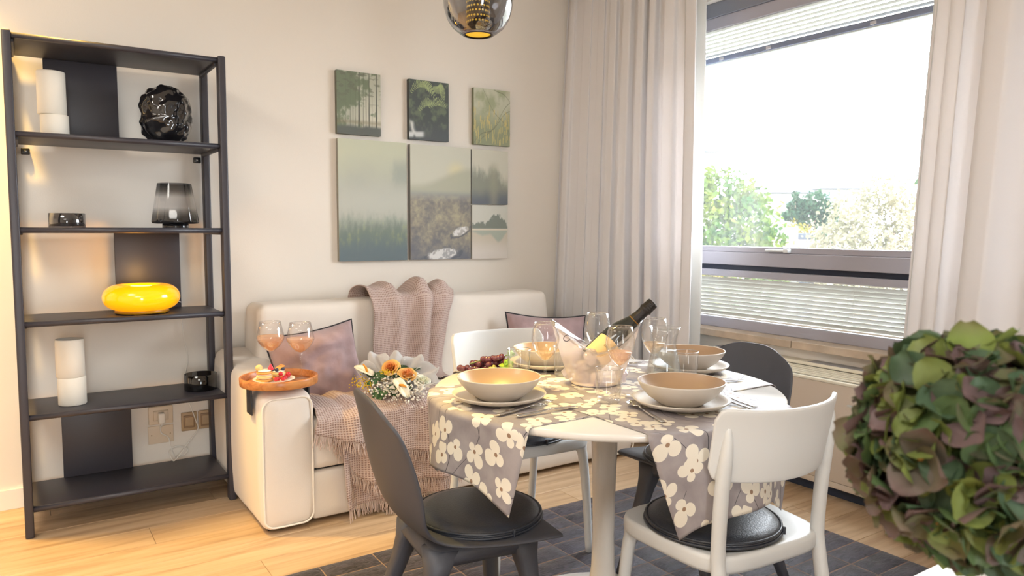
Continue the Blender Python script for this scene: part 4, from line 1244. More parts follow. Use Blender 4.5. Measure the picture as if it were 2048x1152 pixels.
for (bx, by, dz), lab in zip(ber, bl):
    t = thing('red_berry', lab, 'berry', (bx, by, PZ + 0.0105 + dz), group='red berries on the dessert plate')
    obj('flesh', mesh(*sphere_vf(0.0088 if dz < 0.01 else 0.0098, 18, 12, (0, 0, 0.0088))), red_m, t)
    obj('calyx', mesh(*lathe_vf([(0, 0.0172), (0.0022, 0.0178), (0.001, 0.02), (0, 0.0205)], 8)), pbr('berry_tip', (96, 72, 40), 0.8), t)
# ================================================================== RUG
rug = thing('patchwork_rug', 'dark patchwork hide rug under the round table', 'rug', (1.485, 1.45, 0))
rx0, rx1, ry0, ry1 = 0.25, 2.72, 0.35, 2.555
obj('backing', mesh(*box_vf(rx0 - 1.485, rx1 - 1.485, ry0 - 1.45, ry1 - 1.45, 0.0006, 0.004), False), pbr('hide_seam', (150, 124, 106), 0.9), rug)
def hide_mat():
    m, nt, N, L = new_mat('dark_hide')
    b = N['Principled BSDF']; b.inputs['Roughness'].default_value = 0.6; b.inputs['Sheen Weight'].default_value = 0.35; b.inputs['Sheen Roughness'].default_value = 0.35
    tc = N.new('ShaderNodeTexCoord'); oi = N.new('ShaderNodeObjectInfo')
    mp = N.new('ShaderNodeMapping'); mp.inputs['Scale'].default_value = (18, 60, 30)
    cx = N.new('ShaderNodeCombineXYZ')
    mu = N.new('ShaderNodeMath'); mu.operation = 'MULTIPLY'; mu.inputs[1].default_value = 40; L.new(oi.outputs['Random'], mu.inputs[0])
    L.new(mu.outputs[0], cx.inputs[0]); L.new(mu.outputs[0], cx.inputs[1]); L.new(cx.outputs[0], mp.inputs['Location'])
    L.new(tc.outputs['Object'], mp.inputs['Vector'])
    nz = N.new('ShaderNodeTexNoise'); nz.inputs['Scale'].default_value = 1.5; nz.inputs['Detail'].default_value = 6; nz.inputs['Distortion'].default_value = 1.2
    L.new(mp.outputs[0], nz.inputs['Vector'])
    crp = N.new('ShaderNodeValToRGB'); crp.color_ramp.elements[0].position = 0.35; crp.color_ramp.elements[1].position = 0.75
    crp.color_ramp.elements[0].color = lin((26, 24, 32)); crp.color_ramp.elements[1].color = lin((80, 74, 88))
    L.new(nz.outputs['Fac'], crp.inputs[0])
    hs = N.new('ShaderNodeHueSaturation'); mr = N.new('ShaderNodeMapRange'); mr.inputs['To Min'].default_value = 0.7; mr.inputs['To Max'].default_value = 1.25
    L.new(oi.outputs['Random'], mr.inputs['Value']); L.new(mr.outputs[0], hs.inputs['Value']); L.new(crp.outputs[0], hs.inputs['Color'])
    L.new(hs.outputs[0], b.inputs['Base Color'])
    bp = N.new('ShaderNodeBump'); bp.inputs['Strength'].default_value = 0.5; bp.inputs['Distance'].default_value = 0.006
    L.new(nz.outputs['Fac'], bp.inputs['Height']); L.new(bp.outputs[0], b.inputs['Normal'])
    return m
M['hide'] = hide_mat()
PX, PY = (rx1 - rx0) / 12, (ry1 - ry0) / 21
def hide_patch(seed):
    r = np.random.default_rng(seed)
    V = []; F = []; nu, nv = 8, 4
    for j in range(nv + 1):
        for i in range(nu + 1):
            u, v = -1 + 2 * i / nu, -1 + 2 * j / nv
            e = max(abs(u), abs(v))
            z = 0.0045 + 0.0075 * (1 - max(abs(u) ** 8, abs(v) ** 6)) + 0.0012 * r.normal() * (e < 0.95)
            jx = r.uniform(-0.0015, 0.0015) if e > 0.99 else 0
            V.append((u * (PX / 2 - 0.0020) + jx, v * (PY / 2 - 0.0020) + jx, z))
    for j in range(nv):
        for i in range(nu):
            a = j * (nu + 1) + i; F.append((a, a + 1, a + nu + 2, a + nu + 1))
    return mesh(V, F)
patches = [hide_patch(k) for k in range(5)]
for j in range(21):
    for i in range(12):
        o = obj('hide_patch', patches[(i * 3 + j * 7) % 5], M['hide'], rug, (rx0 + (i + 0.5) * PX - 1.485, ry0 + (j + 0.5) * PY - 1.45, 0), (0, 0, pi * ((i + j) % 2)))

# ================================================================== TABLE
TC = (1.477, 1.696); TR = 0.522; TZ = 0.75
tb = thing('round_table', 'round white pedestal table laid for four on the dark rug', 'table', (TC[0], TC[1], 0.0125))
zt = TZ - 0.0125
obj('tabletop', mesh(*lathe_vf([(0, zt - 0.026), (TR - 0.03, zt - 0.026), (TR - 0.004, zt - 0.02), (TR, zt - 0.014), (TR, zt - 0.004), (TR - 0.004, zt), (0, zt)], 128)), M['table_white'], tb)
obj('pedestal', mesh(*lathe_vf([(0.075, zt - 0.026), (0.046, zt - 0.032), (0.043, zt - 0.06), (0.039, 0.55), (0.0345, 0.38), (0.0335, 0.28), (0.036, 0.18), (0.045, 0.10), (0.07, 0.05), (0.12, 0.032)], 64)), M['table_white'], tb)
obj('base', mesh(*lathe_vf([(0.11, 0.034), (0.12, 0.032), (0.2, 0.022), (0.30, 0.012), (0.31, 0.006), (0.31, 0.0), (0, 0.0)], 96)), M['table_white'], tb)

def print_mat():
    m, nt, N, L = new_mat('flower_print_linen')
    b = N['Principled BSDF']; b.inputs['Roughness'].default_value = 0.55; b.inputs['Specular IOR Level'].default_value = 0.45
    uv = N.new('ShaderNodeUVMap'); uv.uv_map = 'UVMap'
    def math_(op, a, b_=None, c=None):
        n_ = N.new('ShaderNodeMath'); n_.operation = op
        for k, v in enumerate((a, b_, c)):
            if v is None: continue
            if isinstance(v, (int, float)): n_.inputs[k].default_value = v
            else: L.new(v, n_.inputs[k])
        return n_.outputs[0]
    def blend(base, col, fac):
        mx = N.new('ShaderNodeMix'); mx.data_type = 'RGBA'
        L.new(fac, mx.inputs[0]); 
        if isinstance(base, tuple): mx.inputs[6].default_value = base
        else: L.new(base, mx.inputs[6])
        mx.inputs[7].default_value = col
        return mx.outputs[2]
    def flowers(offset, scale, rad, petals_lo):
        mp = N.new('ShaderNodeMapping'); mp.inputs['Location'].default_value = offset; L.new(uv.outputs[0], mp.inputs['Vector'])
        vo = N.new('ShaderNodeTexVoronoi'); vo.voronoi_dimensions = '2D'; vo.inputs['Scale'].default_value = scale; vo.inputs['Randomness'].default_value = 0.62
        L.new(mp.outputs[0], vo.inputs['Vector'])
        sub = N.new('ShaderNodeVectorMath'); sub.operation = 'SUBTRACT'
        L.new(mp.outputs[0], sub.inputs[0]); L.new(vo.outputs['Position'], sub.inputs[1])
        sp_ = N.new('ShaderNodeSeparateXYZ'); L.new(sub.outputs[0], sp_.inputs[0])
        sc_ = N.new('ShaderNodeSeparateColor'); L.new(vo.outputs['Color'], sc_.inputs[0])
        ang = math_('ARCTAN2', sp_.outputs[1], sp_.outputs[0])
        r_ = math_('SQRT', math_('ADD', math_('MULTIPLY', sp_.outputs[0], sp_.outputs[0]), math_('MULTIPLY', sp_.outputs[1], sp_.outputs[1])))
        a2 = math_('ADD', ang, math_('MULTIPLY', sc_.outputs[0], 6.283))
        # 3 or 4 petals: |cos(k a /2)| ; unequal petals through a slow term
        p3 = math_('ABSOLUTE', math_('COSINE', math_('MULTIPLY', a2, 1.5)))
        p4 = math_('ABSOLUTE', math_('COSINE', math_('MULTIPLY', a2, 2.0)))
        sel = math_('GREATER_THAN', sc_.outputs[1], 0.5)
        pet = math_('ADD', math_('MULTIPLY', p3, sel), math_('MULTIPLY', p4, math_('SUBTRACT', 1.0, sel)))
        pet = math_('POWER', pet, 0.55)
        uneq = math_('ADD', 0.84, math_('MULTIPLY', math_('SINE', math_('ADD', a2, math_('MULTIPLY', sc_.outputs[2], 9.0))), 0.22))
        lim = math_('MULTIPLY', math_('MULTIPLY', math_('ADD', 0.30, math_('MULTIPLY', pet, 0.70)), uneq), rad)
        inside = math_('LESS_THAN', r_, lim)
        eye = math_('LESS_THAN', r_, rad * 0.13)
        return inside, eye
    # fine weave
    nz = N.new('ShaderNodeTexNoise'); nz.inputs['Scale'].default_value = 14; nz.inputs['Detail'].default_value = 6; L.new(uv.outputs[0], nz.inputs['Vector'])
    crp = N.new('ShaderNodeValToRGB'); crp.color_ramp.elements[0].color = lin((146, 138, 140)); crp.color_ramp.elements[1].color = lin((170, 162, 162))
    crp.color_ramp.elements[0].position = 0.35; crp.color_ramp.elements[1].position = 0.65
    L.new(nz.outputs['Fac'], crp.inputs[0])
    col = crp.outputs[0]
    # dark branching stems
    spu = N.new('ShaderNodeSeparateXYZ'); L.new(uv.outputs[0], spu.inputs[0])
    for (per, am, fr, ph, th) in ((0.133, 0.022, 24.0, 0.4, 0.0011), (0.177, 0.05, 17.0, 2.1, 0.0009)):
        s = math_('MULTIPLY', math_('SINE', math_('ADD', math_('MULTIPLY', spu.outputs[0], fr), ph)), am)
        q = math_('ADD', spu.outputs[1], s)
        d = math_('ABSOLUTE', math_('SUBTRACT', math_('FRACT', math_('DIVIDE', q, per)), 0.5))
        line = math_('LESS_THAN', d, th / per)
        n3 = N.new('ShaderNodeTexNoise'); n3.inputs['Scale'].default_value = 5.0; mp3 = N.new('ShaderNodeMapping'); mp3.inputs['Location'].default_value = (ph, am * 50, 0)
        L.new(uv.outputs[0], mp3.inputs['Vector']); L.new(mp3.outputs[0], n3.inputs['Vector'])
        col = blend(col, lin((74, 70, 76)), math_('MULTIPLY', line, math_('GREATER_THAN', n3.outputs['Fac'], 0.46)))
    for (off, scl, rad) in (((0.0, 0.0, 0), 10.8, 0.041), ((3.37, 1.71, 0), 7.2, 0.036)):
        ins, eye = flowers(off, scl, rad, 3)
        col = blend(col, lin((238, 230, 214)), ins)
        col = blend(col, lin((158, 128, 104)), eye)
    L.new(col, b.inputs['Base Color'])
    wv = N.new('ShaderNodeTexNoise'); wv.inputs['Scale'].default_value = 700; L.new(uv.outputs[0], wv.inputs['Vector'])
    bp = N.new('ShaderNodeBump'); bp.inputs['Strength'].default_value = 0.12; bp.inputs['Distance'].default_value = 0.002
    L.new(wv.outputs['Fac'], bp.inputs['Height']); L.new(bp.outputs[0], b.inputs['Normal'])
    return m
M['print'] = print_mat()

def runner(label, axis, c0, c1, e_neg, e_pos, zoff, seed, uvo, taper):
    """cloth runner along axis x or y; c0,c1 its two long sides; e_neg,e_pos hang lengths measured at mid width"""
    ca = TC[0] if axis == 'x' else TC[1]
    cb = TC[1] if axis == 'x' else TC[0]
    mid = (c0 + c1) / 2
    cm = math.sqrt(TR ** 2 - (mid - cb) ** 2)
    tot0, tot1 = -(cm + e_neg), (cm + e_pos)
    r0 = 0.014
    def fn(u, v):
        b_ = c0 + (c1 - c0) * v
        s = tot0 + (tot1 - tot0) * u
        ch = math.sqrt(max(1e-4, TR ** 2 - (b_ - cb) ** 2))
        sg = -1 if s < 0 else 1
        over = abs(s) - ch
        z = TZ + zoff + 0.0008 * noise.noise(Vector((s * 9 + seed, b_ * 9, 0)))
        # slack ripples towards the long edges
        eg = max(0, abs(2 * v - 1) - 0.86) / 0.14
        z += 0.0035 * eg * max(0, noise.noise(Vector((s * 7 + seed, v * 2, 3))))
        if over <= 0:
            a, bb_ = s, b_
        else:
            arc = r0 * pi / 2
            # outward direction of the round edge at this point
            nb = (b_ - cb) / TR; na = sg * ch / TR
            if over < arc:
                th_ = over / r0
                out = r0 * math.sin(th_); z -= r0 * (1 - math.cos(th_))
                fold = 0
            else:
                d = over - arc
                out = r0; z -= r0 + d
                fold = d
            wave = 0.5 + 0.5 * math.sin((v * 2 - 1) * 4.4 + seed)
            out += 0.004 + fold * (0.05 + 0.13 * wave) + 0.008 * noise.noise(Vector((v * 4, fold * 5, seed)))
            a = sg * ch + na * out
            tp = (taper[0] * (1 - v) ** 1.5 - taper[1] * v ** 1.5) * min(1.3, fold / 0.2)
            bb_ = b_ + nb * out * 0.8 + 0.02 * fold * math.sin(v * 9 + seed) + tp
        p = (ca + a, bb_, z) if axis == 'x' else (bb_, ca + a, z)
        return (*p, (s + uvo[0], (v - 0.5) * abs(c1 - c0) + uvo[1]))
    V, F, UV = grid_vf(fn, 190, 40)
    o = obj('table_runner', mesh(V, F, True, UV), M['print'])
    tag(o, label, 'table runner', 'flower print table runners')
    solidify(o, 0.0012, 1.0)
    return o
runner('grey flower print runner under the left plate, hanging over the left table edge', 'x', 1.440, 1.968, 0.166, 0.18, 0.0008, 0.6, (2.0, 3.0), (0.045, 0.075))
runner('grey flower print runner under the right front plate, hanging down to the white chair', 'y', 1.213, 1.742, 0.205, 0.18, 0.0030, 2.3, (5.15, 7.4), (0.075, 0.07))
ZT = TZ + 0.0052   # upper face of the cloth

# ------------------------------------------------------------------ plates and bowls
plate_me = mesh(*lathe_vf([(0, 0.002), (0.075, 0.0), (0.08, 0.0), (0.083, 0.003), (0.118, 0.012), (0.1295, 0.0205), (0.131, 0.0235), (0.129, 0.0245), (0.116, 0.0165), (0.084, 0.0075), (0, 0.006)], 72))
bowl_me = mesh(*lathe_vf([(0, 0.002), (0.052, 0.0), (0.056, 0.0), (0.060, 0.003), (0.088, 0.022), (0.108, 0.044), (0.1165, 0.060), (0.1172, 0.0625), (0.1155, 0.0635), (0.1135, 0.062)], 72))
inner_me = mesh(*lathe_vf([(0.1137, 0.0622), (0.1125, 0.060), (0.104, 0.044), (0.084, 0.025), (0.06, 0.0105), (0.03, 0.0075), (0, 0.007)], 72))
M['tan_glaze'] = pbr('tan_glaze', (180, 150, 120), 0.4, coat=0.12)
M['pale_stone'] = pbr('pale_stoneware', (206, 196, 184), 0.4, var=0.02, vscale=8, coat=0.12)
def setting(x, y_, who, z=ZT):
    p = obj('dinner_plate', plate_me, M['pale_stone'], None, (x, y_, z)); tag(p, 'flat beige stoneware plate ' + who, 'plate', 'beige dinner plates')
    b = obj('pasta_bowl', bowl_me, M['pale_stone'], None, (x, y_, z + 0.0072)); obj('inner_glaze', inner_me, M['tan_glaze'], b)['label'] = 'tan glazed inside of the bowl'; tag(b, 'deep beige stoneware bowl on the plate ' + who, 'bowl', 'beige pasta bowls')
setting(1.100, 1.708, 'at the left table edge under the pendant lamp')
setting(1.478, 1.388, 'right at the front by the white chair')
setting(1.515, 2.045, 'at the back by the sofa, behind the tumbler')
setting(1.885, 1.735, 'on the window side by the dark chair')

# ------------------------------------------------------------------ drinking glasses
tulip = [(0.003, 0.0), (0.014, 0.008), (0.028, 0.024), (0.0385, 0.046), (0.0425, 0.066), (0.0415, 0.082), (0.0375, 0.102), (0.0345, 0.116)]
TG = 'wine glasses on the round table'
wine_glass('tulip wine glass with pale wine between the left plate and the ice bucket', (1.298, 1.762, ZT), tulip, 0.034, 0.082, 0.030, M['pale_wine'], TG)
wine_glass('tulip wine glass with rose wine in front of the ice bucket', (1.430, 1.580, ZT), tulip, 0.034, 0.082, 0.044, M['rose_wine'], TG)
wine_glass('empty looking tulip wine glass behind the ice bucket, left of the bottle', (1.580, 1.858, ZT), tulip, 0.034, 0.085, 0.022, M['pale_wine'], TG)
wine_glass('tulip wine glass with a little wine right behind the carafe', (1.652, 1.668, ZT), tulip, 0.034, 0.082, 0.040, M['pale_wine'], TG)
tum_vf = lathe_vf([(0, 0.0), (0.030, 0.0), (0.033, 0.002), (0.0345, 0.02), (0.0385, 0.094), (0.0378, 0.0952), (0.0368, 0.094), (0.0325, 0.02), (0.031, 0.011), (0, 0.009)], 48)
trim_me = mesh(*tube_vf([(0.0377 * math.cos(a), 0.0377 * math.sin(a), 0.0945) for a in np.linspace(0, 2 * pi, 44, endpoint=False)], 0.0012, 6, closed=True))
tum_me = mesh(*tum_vf); tumb_me = mesh(*lathe_vf([(0, 0.0005), (0.0305, 0.0005), (0.0315, 0.003), (0.0312, 0.0085), (0, 0.0085)], 40))
for (x, y_, lab) in ((1.318, 1.930, 'clear glass tumbler beside the grapes'), (1.345, 1.530, 'clear glass tumbler in front of the ice bucket, beside the spoon'), (1.735, 1.612, 'clear glass tumbler right of the water carafe'), (1.470, 1.890, 'clear glass tumbler half hidden behind the ice bucket, at the back bowl')):
    t = thing('tumbler', lab, 'glass', (x, y_, ZT), group='clear tumblers')
    obj('rim', trim_me, M['rim_glass'], t)
    obj('glass_wall', tum_me, M['glass'], t); obj('glass_base', tumb_me, M['glass_thick'], t)
cf_ = thing('carafe', 'waisted glass carafe of water behind the right front bowl', 'carafe', (1.572, 1.546, ZT))
co_ = [(0.0, 0.0), (0.047, 0.0), (0.052, 0.004), (0.0545, 0.02), (0.053, 0.045), (0.046, 0.085), (0.0375, 0.118), (0.034, 0.135), (0.0345, 0.15), (0.039, 0.17), (0.0455, 0.190)]
ci_ = [(max(0, r - 0.002), z + (0.006 if z < 0.01 else 0)) for r, z in co_]
obj('glass_wall', mesh(*lathe_vf(co_ + ci_[::-1], 56)), M['glass_thick'], cf_)
obj('rim', mesh(*tube_vf([(0.0447 * math.cos(a), 0.0447 * math.sin(a), 0.190) for a in np.linspace(0, 2 * pi, 48, endpoint=False)], 0.0016, 8, closed=True)), M['glass_thick'], cf_)
wpr = [(0, 0.007)] + [(r - 0.003, z + 0.004) for r, z in co_[1:7]] + [(0.0335, 0.124), (0, 0.1235)]
obj('water', mesh(*lathe_vf(wpr, 56)), M['water'], cf_)

# ------------------------------------------------------------------ ice bucket, ice and bottle
BKC = (1.475, 1.742)
bk_rot = math.atan2(-0.556, 0.831)
ib = thing('ice_bucket', 'frosty clear plastic ice bucket with two raised ends', 'ice bucket', (BKC[0], BKC[1], ZT), bk_rot)
frost = thin_glass('frosted_acrylic', tint=(1, 0.98, 0.97), edge=0.5, body=0.04, blend=0.35, film=(250, 236, 230), film_amt=0.45)
clearp = thin_glass('clear_acrylic', tint=(0.99, 0.99, 1), edge=0.75, body=0.06, blend=0.5)
def bucket_vf(inset, z0f, z1f, nz=16, n=80, bottom=True):
    V = []; F = []
    for j in range(nz + 1):
        t = j / nz
        for i in range(n):
            a = 2 * pi * i / n
            hi = 0.198 + 0.0 * a; lo = 0.108
            k = abs(math.cos(a)) ** 1.7
            top = lo + (hi - lo) * k
            zz = z0f + (top * z1f - z0f) * t
            zr = zz / 0.198
            ra = 0.072 + 0.062 * zr ** 0.75; rb = 0.062 + 0.038 * zr ** 0.7
            ra += 0.004 * math.cos(a) ** 2 * zr
            V.append(((ra - inset) * math.cos(a), (rb - inset) * math.sin(a), zz))
    for j in range(nz):
        for i in range(n):
            i2 = (i + 1) % n
            F.append((j * n + i, j * n + i2, (j + 1) * n + i2, (j + 1) * n + i))
    if bottom: F.append(tuple(range(n))[::-1])
    return V, F
V, F = bucket_vf(0, 0.004, 0.90); obj('body', mesh(V, F), frost, ib)
V, F = bucket_vf(0.0, 0.004, 1.0)
n_ = 80; nz_ = 16
band = MB()
Vi, Fi = bucket_vf(0.004, 0.004, 1.0)
# clear upper band: outer strip, inner strip and lip
outer = []; inner = []
for i in range(n_):
    top = Vector(V[nz_ * n_ + i]); 
    a = 2 * pi * i / n_
    k = abs(math.cos(a)) ** 1.7; h_ = 0.108 + 0.09 * k
    lowz = h_ * 0.90
    zr = lowz / 0.198
    ra = 0.072 + 0.062 * zr ** 0.75 + 0.004 * math.cos(a) ** 2 * zr; rb = 0.062 + 0.038 * zr ** 0.7
    outer.append(((ra * math.cos(a), rb * math.sin(a), lowz), (top.x * 1.03, top.y * 1.03, top.z)))
    inner.append((((ra - 0.004) * math.cos(a), (rb - 0.004) * math.sin(a), lowz), (top.x * 1.03 - 0.004 * math.cos(a), top.y * 1.03 - 0.004 * math.sin(a), top.z)))
Vb = [p for q in zip(outer, inner) for p in (q[0][0], q[0][1], q[1][1], q[1][0])]
Fb = []
for i in range(n_):
    j = (i + 1) % n_
    for k in range(3):
        Fb.append((4 * i + k, 4 * j + k, 4 * j + k + 1, 4 * i + k + 1))
obj('clear_band', mesh(Vb, Fb), clearp, ib)
obj('rim', mesh(*tube_vf([((o[1][0] + q[1][0]) / 2, (o[1][1] + q[1][1]) / 2, o[1][2]) for o, q in zip(outer, inner)], 0.0032, 8, closed=True)), clearp, ib)
obj('foot', mesh(*lathe_vf([(0, 0), (0.068, 0), (0.07, 0.002), (0.071, 0.006), (0, 0.006)], 56)), pbr('lilac_acrylic', (206, 200, 216), 0.2), ib, (0, 0, 0), (0, 0, 0), (1.02, 0.88, 1))
obj('handle_hole', mesh(*tube_vf([(0.010 * math.cos(a) - 0.094, -0.068 + 0.006 * math.cos(a), 0.150 + 0.009 * math.sin(a)) for a in np.linspace(0, 2 * pi, 20, endpoint=False)], 0.0012, 6, closed=True)), pbr('dark_hole_edge', (60, 50, 56), 0.4), ib)
ice_m = thin_glass('ice', tint=(0.97, 0.97, 1), edge=0.6, body=0.12, blend=0.4, film=(236, 226, 226), film_amt=0.5)
ice_me = [mesh(*soft_vf(0.026 + 0.004 * k, 0.024, 0.025, 0.005, 2)) for k in range(3)]
ri = np.random.default_rng(12)
for k in range(26):
    for _try in range(30):
        a = ri.uniform(0, 2 * pi); q = math.sqrt(ri.random())
        lx, ly = 0.088 * q * math.cos(a), 0.06 * q * math.sin(a)
        lz = ri.uniform(0.02, 0.105)
        if not (lx > -0.03 and abs(ly) < 0.055 and lz < 0.2 and -0.06 < lx - (lz - 0.03) * 0.9 < 0.07): break
    c_, s_ = math.cos(bk_rot), math.sin(bk_rot)
    o = obj('ice_cube', ice_me[k % 3], ice_m, None, (BKC[0] + lx * c_ - ly * s_, BKC[1] + lx * s_ + ly * c_, ZT + lz), tuple(ri.uniform(0, 3, 3)))
    tag(o, 'cloudy ice cube in the clear ice bucket', 'ice cube', 'ice cubes in the bucket')

# bottle, leaning out of the bucket
bt_tip = Vector((1.640, 1.664, 1.004)); bt_dir = Vector((0.60, -0.40, 0.69)).normalized()
bt = thing('sparkling_wine_bottle', 'dark sparkling wine bottle with black foil leaning in the ice bucket', 'bottle', (0, 0, 0))
zax = bt_dir; xax = Vector((0.0, 0.0, 1.0)).cross(zax).normalized(); yax = zax.cross(xax)
bt.matrix_world = Matrix.Translation(bt_tip - bt_dir * 0.30) @ Matrix((xax, yax, zax)).transposed().to_4x4()
obj('glass_body', mesh(*lathe_vf([(0, 0.012), (0.030, 0.0), (0.040, 0.003), (0.0425, 0.012), (0.043, 0.12), (0.0415, 0.145), (0.036, 0.172), (0.027, 0.2), (0.0195, 0.222), (0.0165, 0.245), (0.0160, 0.292), (0, 0.292)], 56)), pbr('dark_bottle_glass', (34, 38, 36), 0.1, coat=0.4), bt)
obj('foil', mesh(*lathe_vf([(0.0205, 0.220), (0.0182, 0.236), (0.0174, 0.250), (0.0178, 0.262), (0.0208, 0.266), (0.0208, 0.270), (0.0188, 0.273), (0.0186, 0.296), (0.0170, 0.3), (0, 0.3)], 48)), pbr('black_gold_foil', (52, 48, 46), 0.25, metal=0.6, bump=0.3, bscale=220), bt)
obj('gold_ring', mesh(*lathe_vf([(0.0212, 0.2170), (0.0207, 0.2205), (0.0200, 0.2200), (0.0206, 0.2165)], 40)), pbr('gold_band', (196, 146, 70), 0.25, metal=0.9), bt)
lab_m = pbr('cream_label', (240, 204, 142), 0.6)
def label_patch(a0, a1, z0, z1, r, tilt=0.0):
    return grid_vf(lambda u, v: (r * math.cos(a0 + (a1 - a0) * u), r * math.sin(a0 + (a1 - a0) * u), z0 + (z1 - z0) * v + tilt * math.sin(pi * u)), 28, 4)
# the side of the bottle that faces the viewer
vdir = Vector((-0.554, -0.829, 0.1)); va = math.atan2(vdir.dot(yax), vdir.dot(xax))
V, F, UV = label_patch(va - 1.25, va + 1.25, 0.045, 0.118, 0.0434, 0.010)
lb_ = obj('label', mesh(V, F), lab_m, bt, label='')if False else obj('label', mesh(V, F), lab_m, bt)
V, F, UV = label_patch(va - 1.0, va - 0.15, 0.046, 0.052, 0.0437, 0.002)
obj('blue_mark', mesh(V, F), pbr('label_blue', (52, 120, 176), 0.5), lb_)
tcu = bpy.data.curves.new('lettering', 'FONT'); tcu.body = 'EXTREME'; tcu.size = 0.0085; tcu.align_x = 'CENTER'; tcu.extrude = 0.0001
tmp = bpy.data.objects.new('tmp_text', tcu); COL.objects.link(tmp)
dg = bpy.context.evaluated_depsgraph_get(); tme = bpy.data.meshes.new_from_object(tmp.evaluated_get(dg)); bpy.data.objects.remove(tmp)
for v in tme.vertices:
    a = va + 0.1 + v.co.x / 0.0438
    v.co = Vector((0.0438 * math.cos(a), 0.0438 * math.sin(a), 0.098 + v.co.y))
obj('lettering', tme, pbr('label_ink', (66, 52, 34), 0.7), lb_)

# ------------------------------------------------------------------ grapes
gr = thing('grape_bunch', 'bunch of dark red grapes with green vine leaves behind the left bowl', 'grapes', (1.275, 2.065, ZT))
grape_m = pbr('dark_grape', (92, 42, 54), 0.22, var=0.25, vscale=40, coat=0.35)
grape_me = mesh(*sphere_vf(0.0108, 18, 12, (0, 0, 0), (1, 1, 1.12)))
rg = np.random.default_rng(4)
ux, uy = 0.831, -0.556
gpos = []
for lvl, (cnt, half) in enumerate(((13, 0.078), (11, 0.06), (7, 0.035))):
    for k in range(cnt):
        t = -1 + 2 * (k + 0.5) / cnt
        a = t * half - (0.012 if lvl == 0 else -0.012 * lvl); d = rg.uniform(-0.022, 0.022) * (1 - 0.2 * lvl)
        gpos.append((ux * a + 0.556 * d, uy * a + 0.831 * d, 0.0125 + 0.0165 * lvl + (0.010 * max(0, t) if lvl > 0 else 0)))
for p in gpos:
    obj('grape', grape_me, grape_m, gr, p, tuple(rg.uniform(0, 3, 3)))
obj('stalk', mesh(*tube_vf(smooth_path([(-0.05 * ux, -0.05 * uy, 0.03), (0.0, 0.0, 0.045), (0.075 * ux, 0.075 * uy, 0.06), (0.085 * ux, 0.085 * uy, 0.075)], 5), 0.002, 7)), pbr('grape_stalk', (120, 140, 80), 0.7), gr)
def vine_leaf(size):
    V = [(0, 0, 0)]; F = []
    n = 40
    for i in range(n):
        a = 2 * pi * i / n
        r = size * (0.55 + 0.30 * abs(math.cos(2.5 * a)) ** 0.8 + 0.1 * math.cos(a) + 0.05 * math.cos(15 * a))
        V.append((r * math.cos(a), r * math.sin(a), 0.18 * size * math.sin(5 * a) - 0.25 * r * r / size))
    for i in range(n):
        F.append((0, 1 + i, 1 + (i + 1) % n))
    return mesh(V, F)
for (p, s, c, rot) in (((0.002, -0.046, 0.018), 0.022, (166, 160, 92), (0.95, 0.1, -0.5)), ((0.034, -0.066, 0.026), 0.028, (150, 176, 50), (1.1, -0.1, -0.7)), ((0.048, -0.066, 0.040), 0.022, (126, 164, 46), (0.9, 0.2, -0.2)), ((0.066, -0.050, 0.066), 0.016, (150, 190, 150), (1.3, 0.2, -0.6))):
    solidify(obj('vine_leaf', vine_leaf(s), pbr('vine_leaf_green', c, 0.55, var=0.12, vscale=80), gr, p, rot), 0.0006)
fr = thing('strawberry', 'red strawberry lying in front of the grape bunch', 'strawberry', (1.262, 2.018, ZT))
obj('flesh', mesh(*[( [(x, y_ , z) for x, y_, z in sphere_vf(0.009, 16, 10, (0, 0, 0.009), (1.7, 1, 1))[0]]), sphere_vf(0.009, 16, 10)[1]]), pbr('strawberry_flesh', (214, 48, 36), 0.3, bump=0.2, bscale=300), fr)

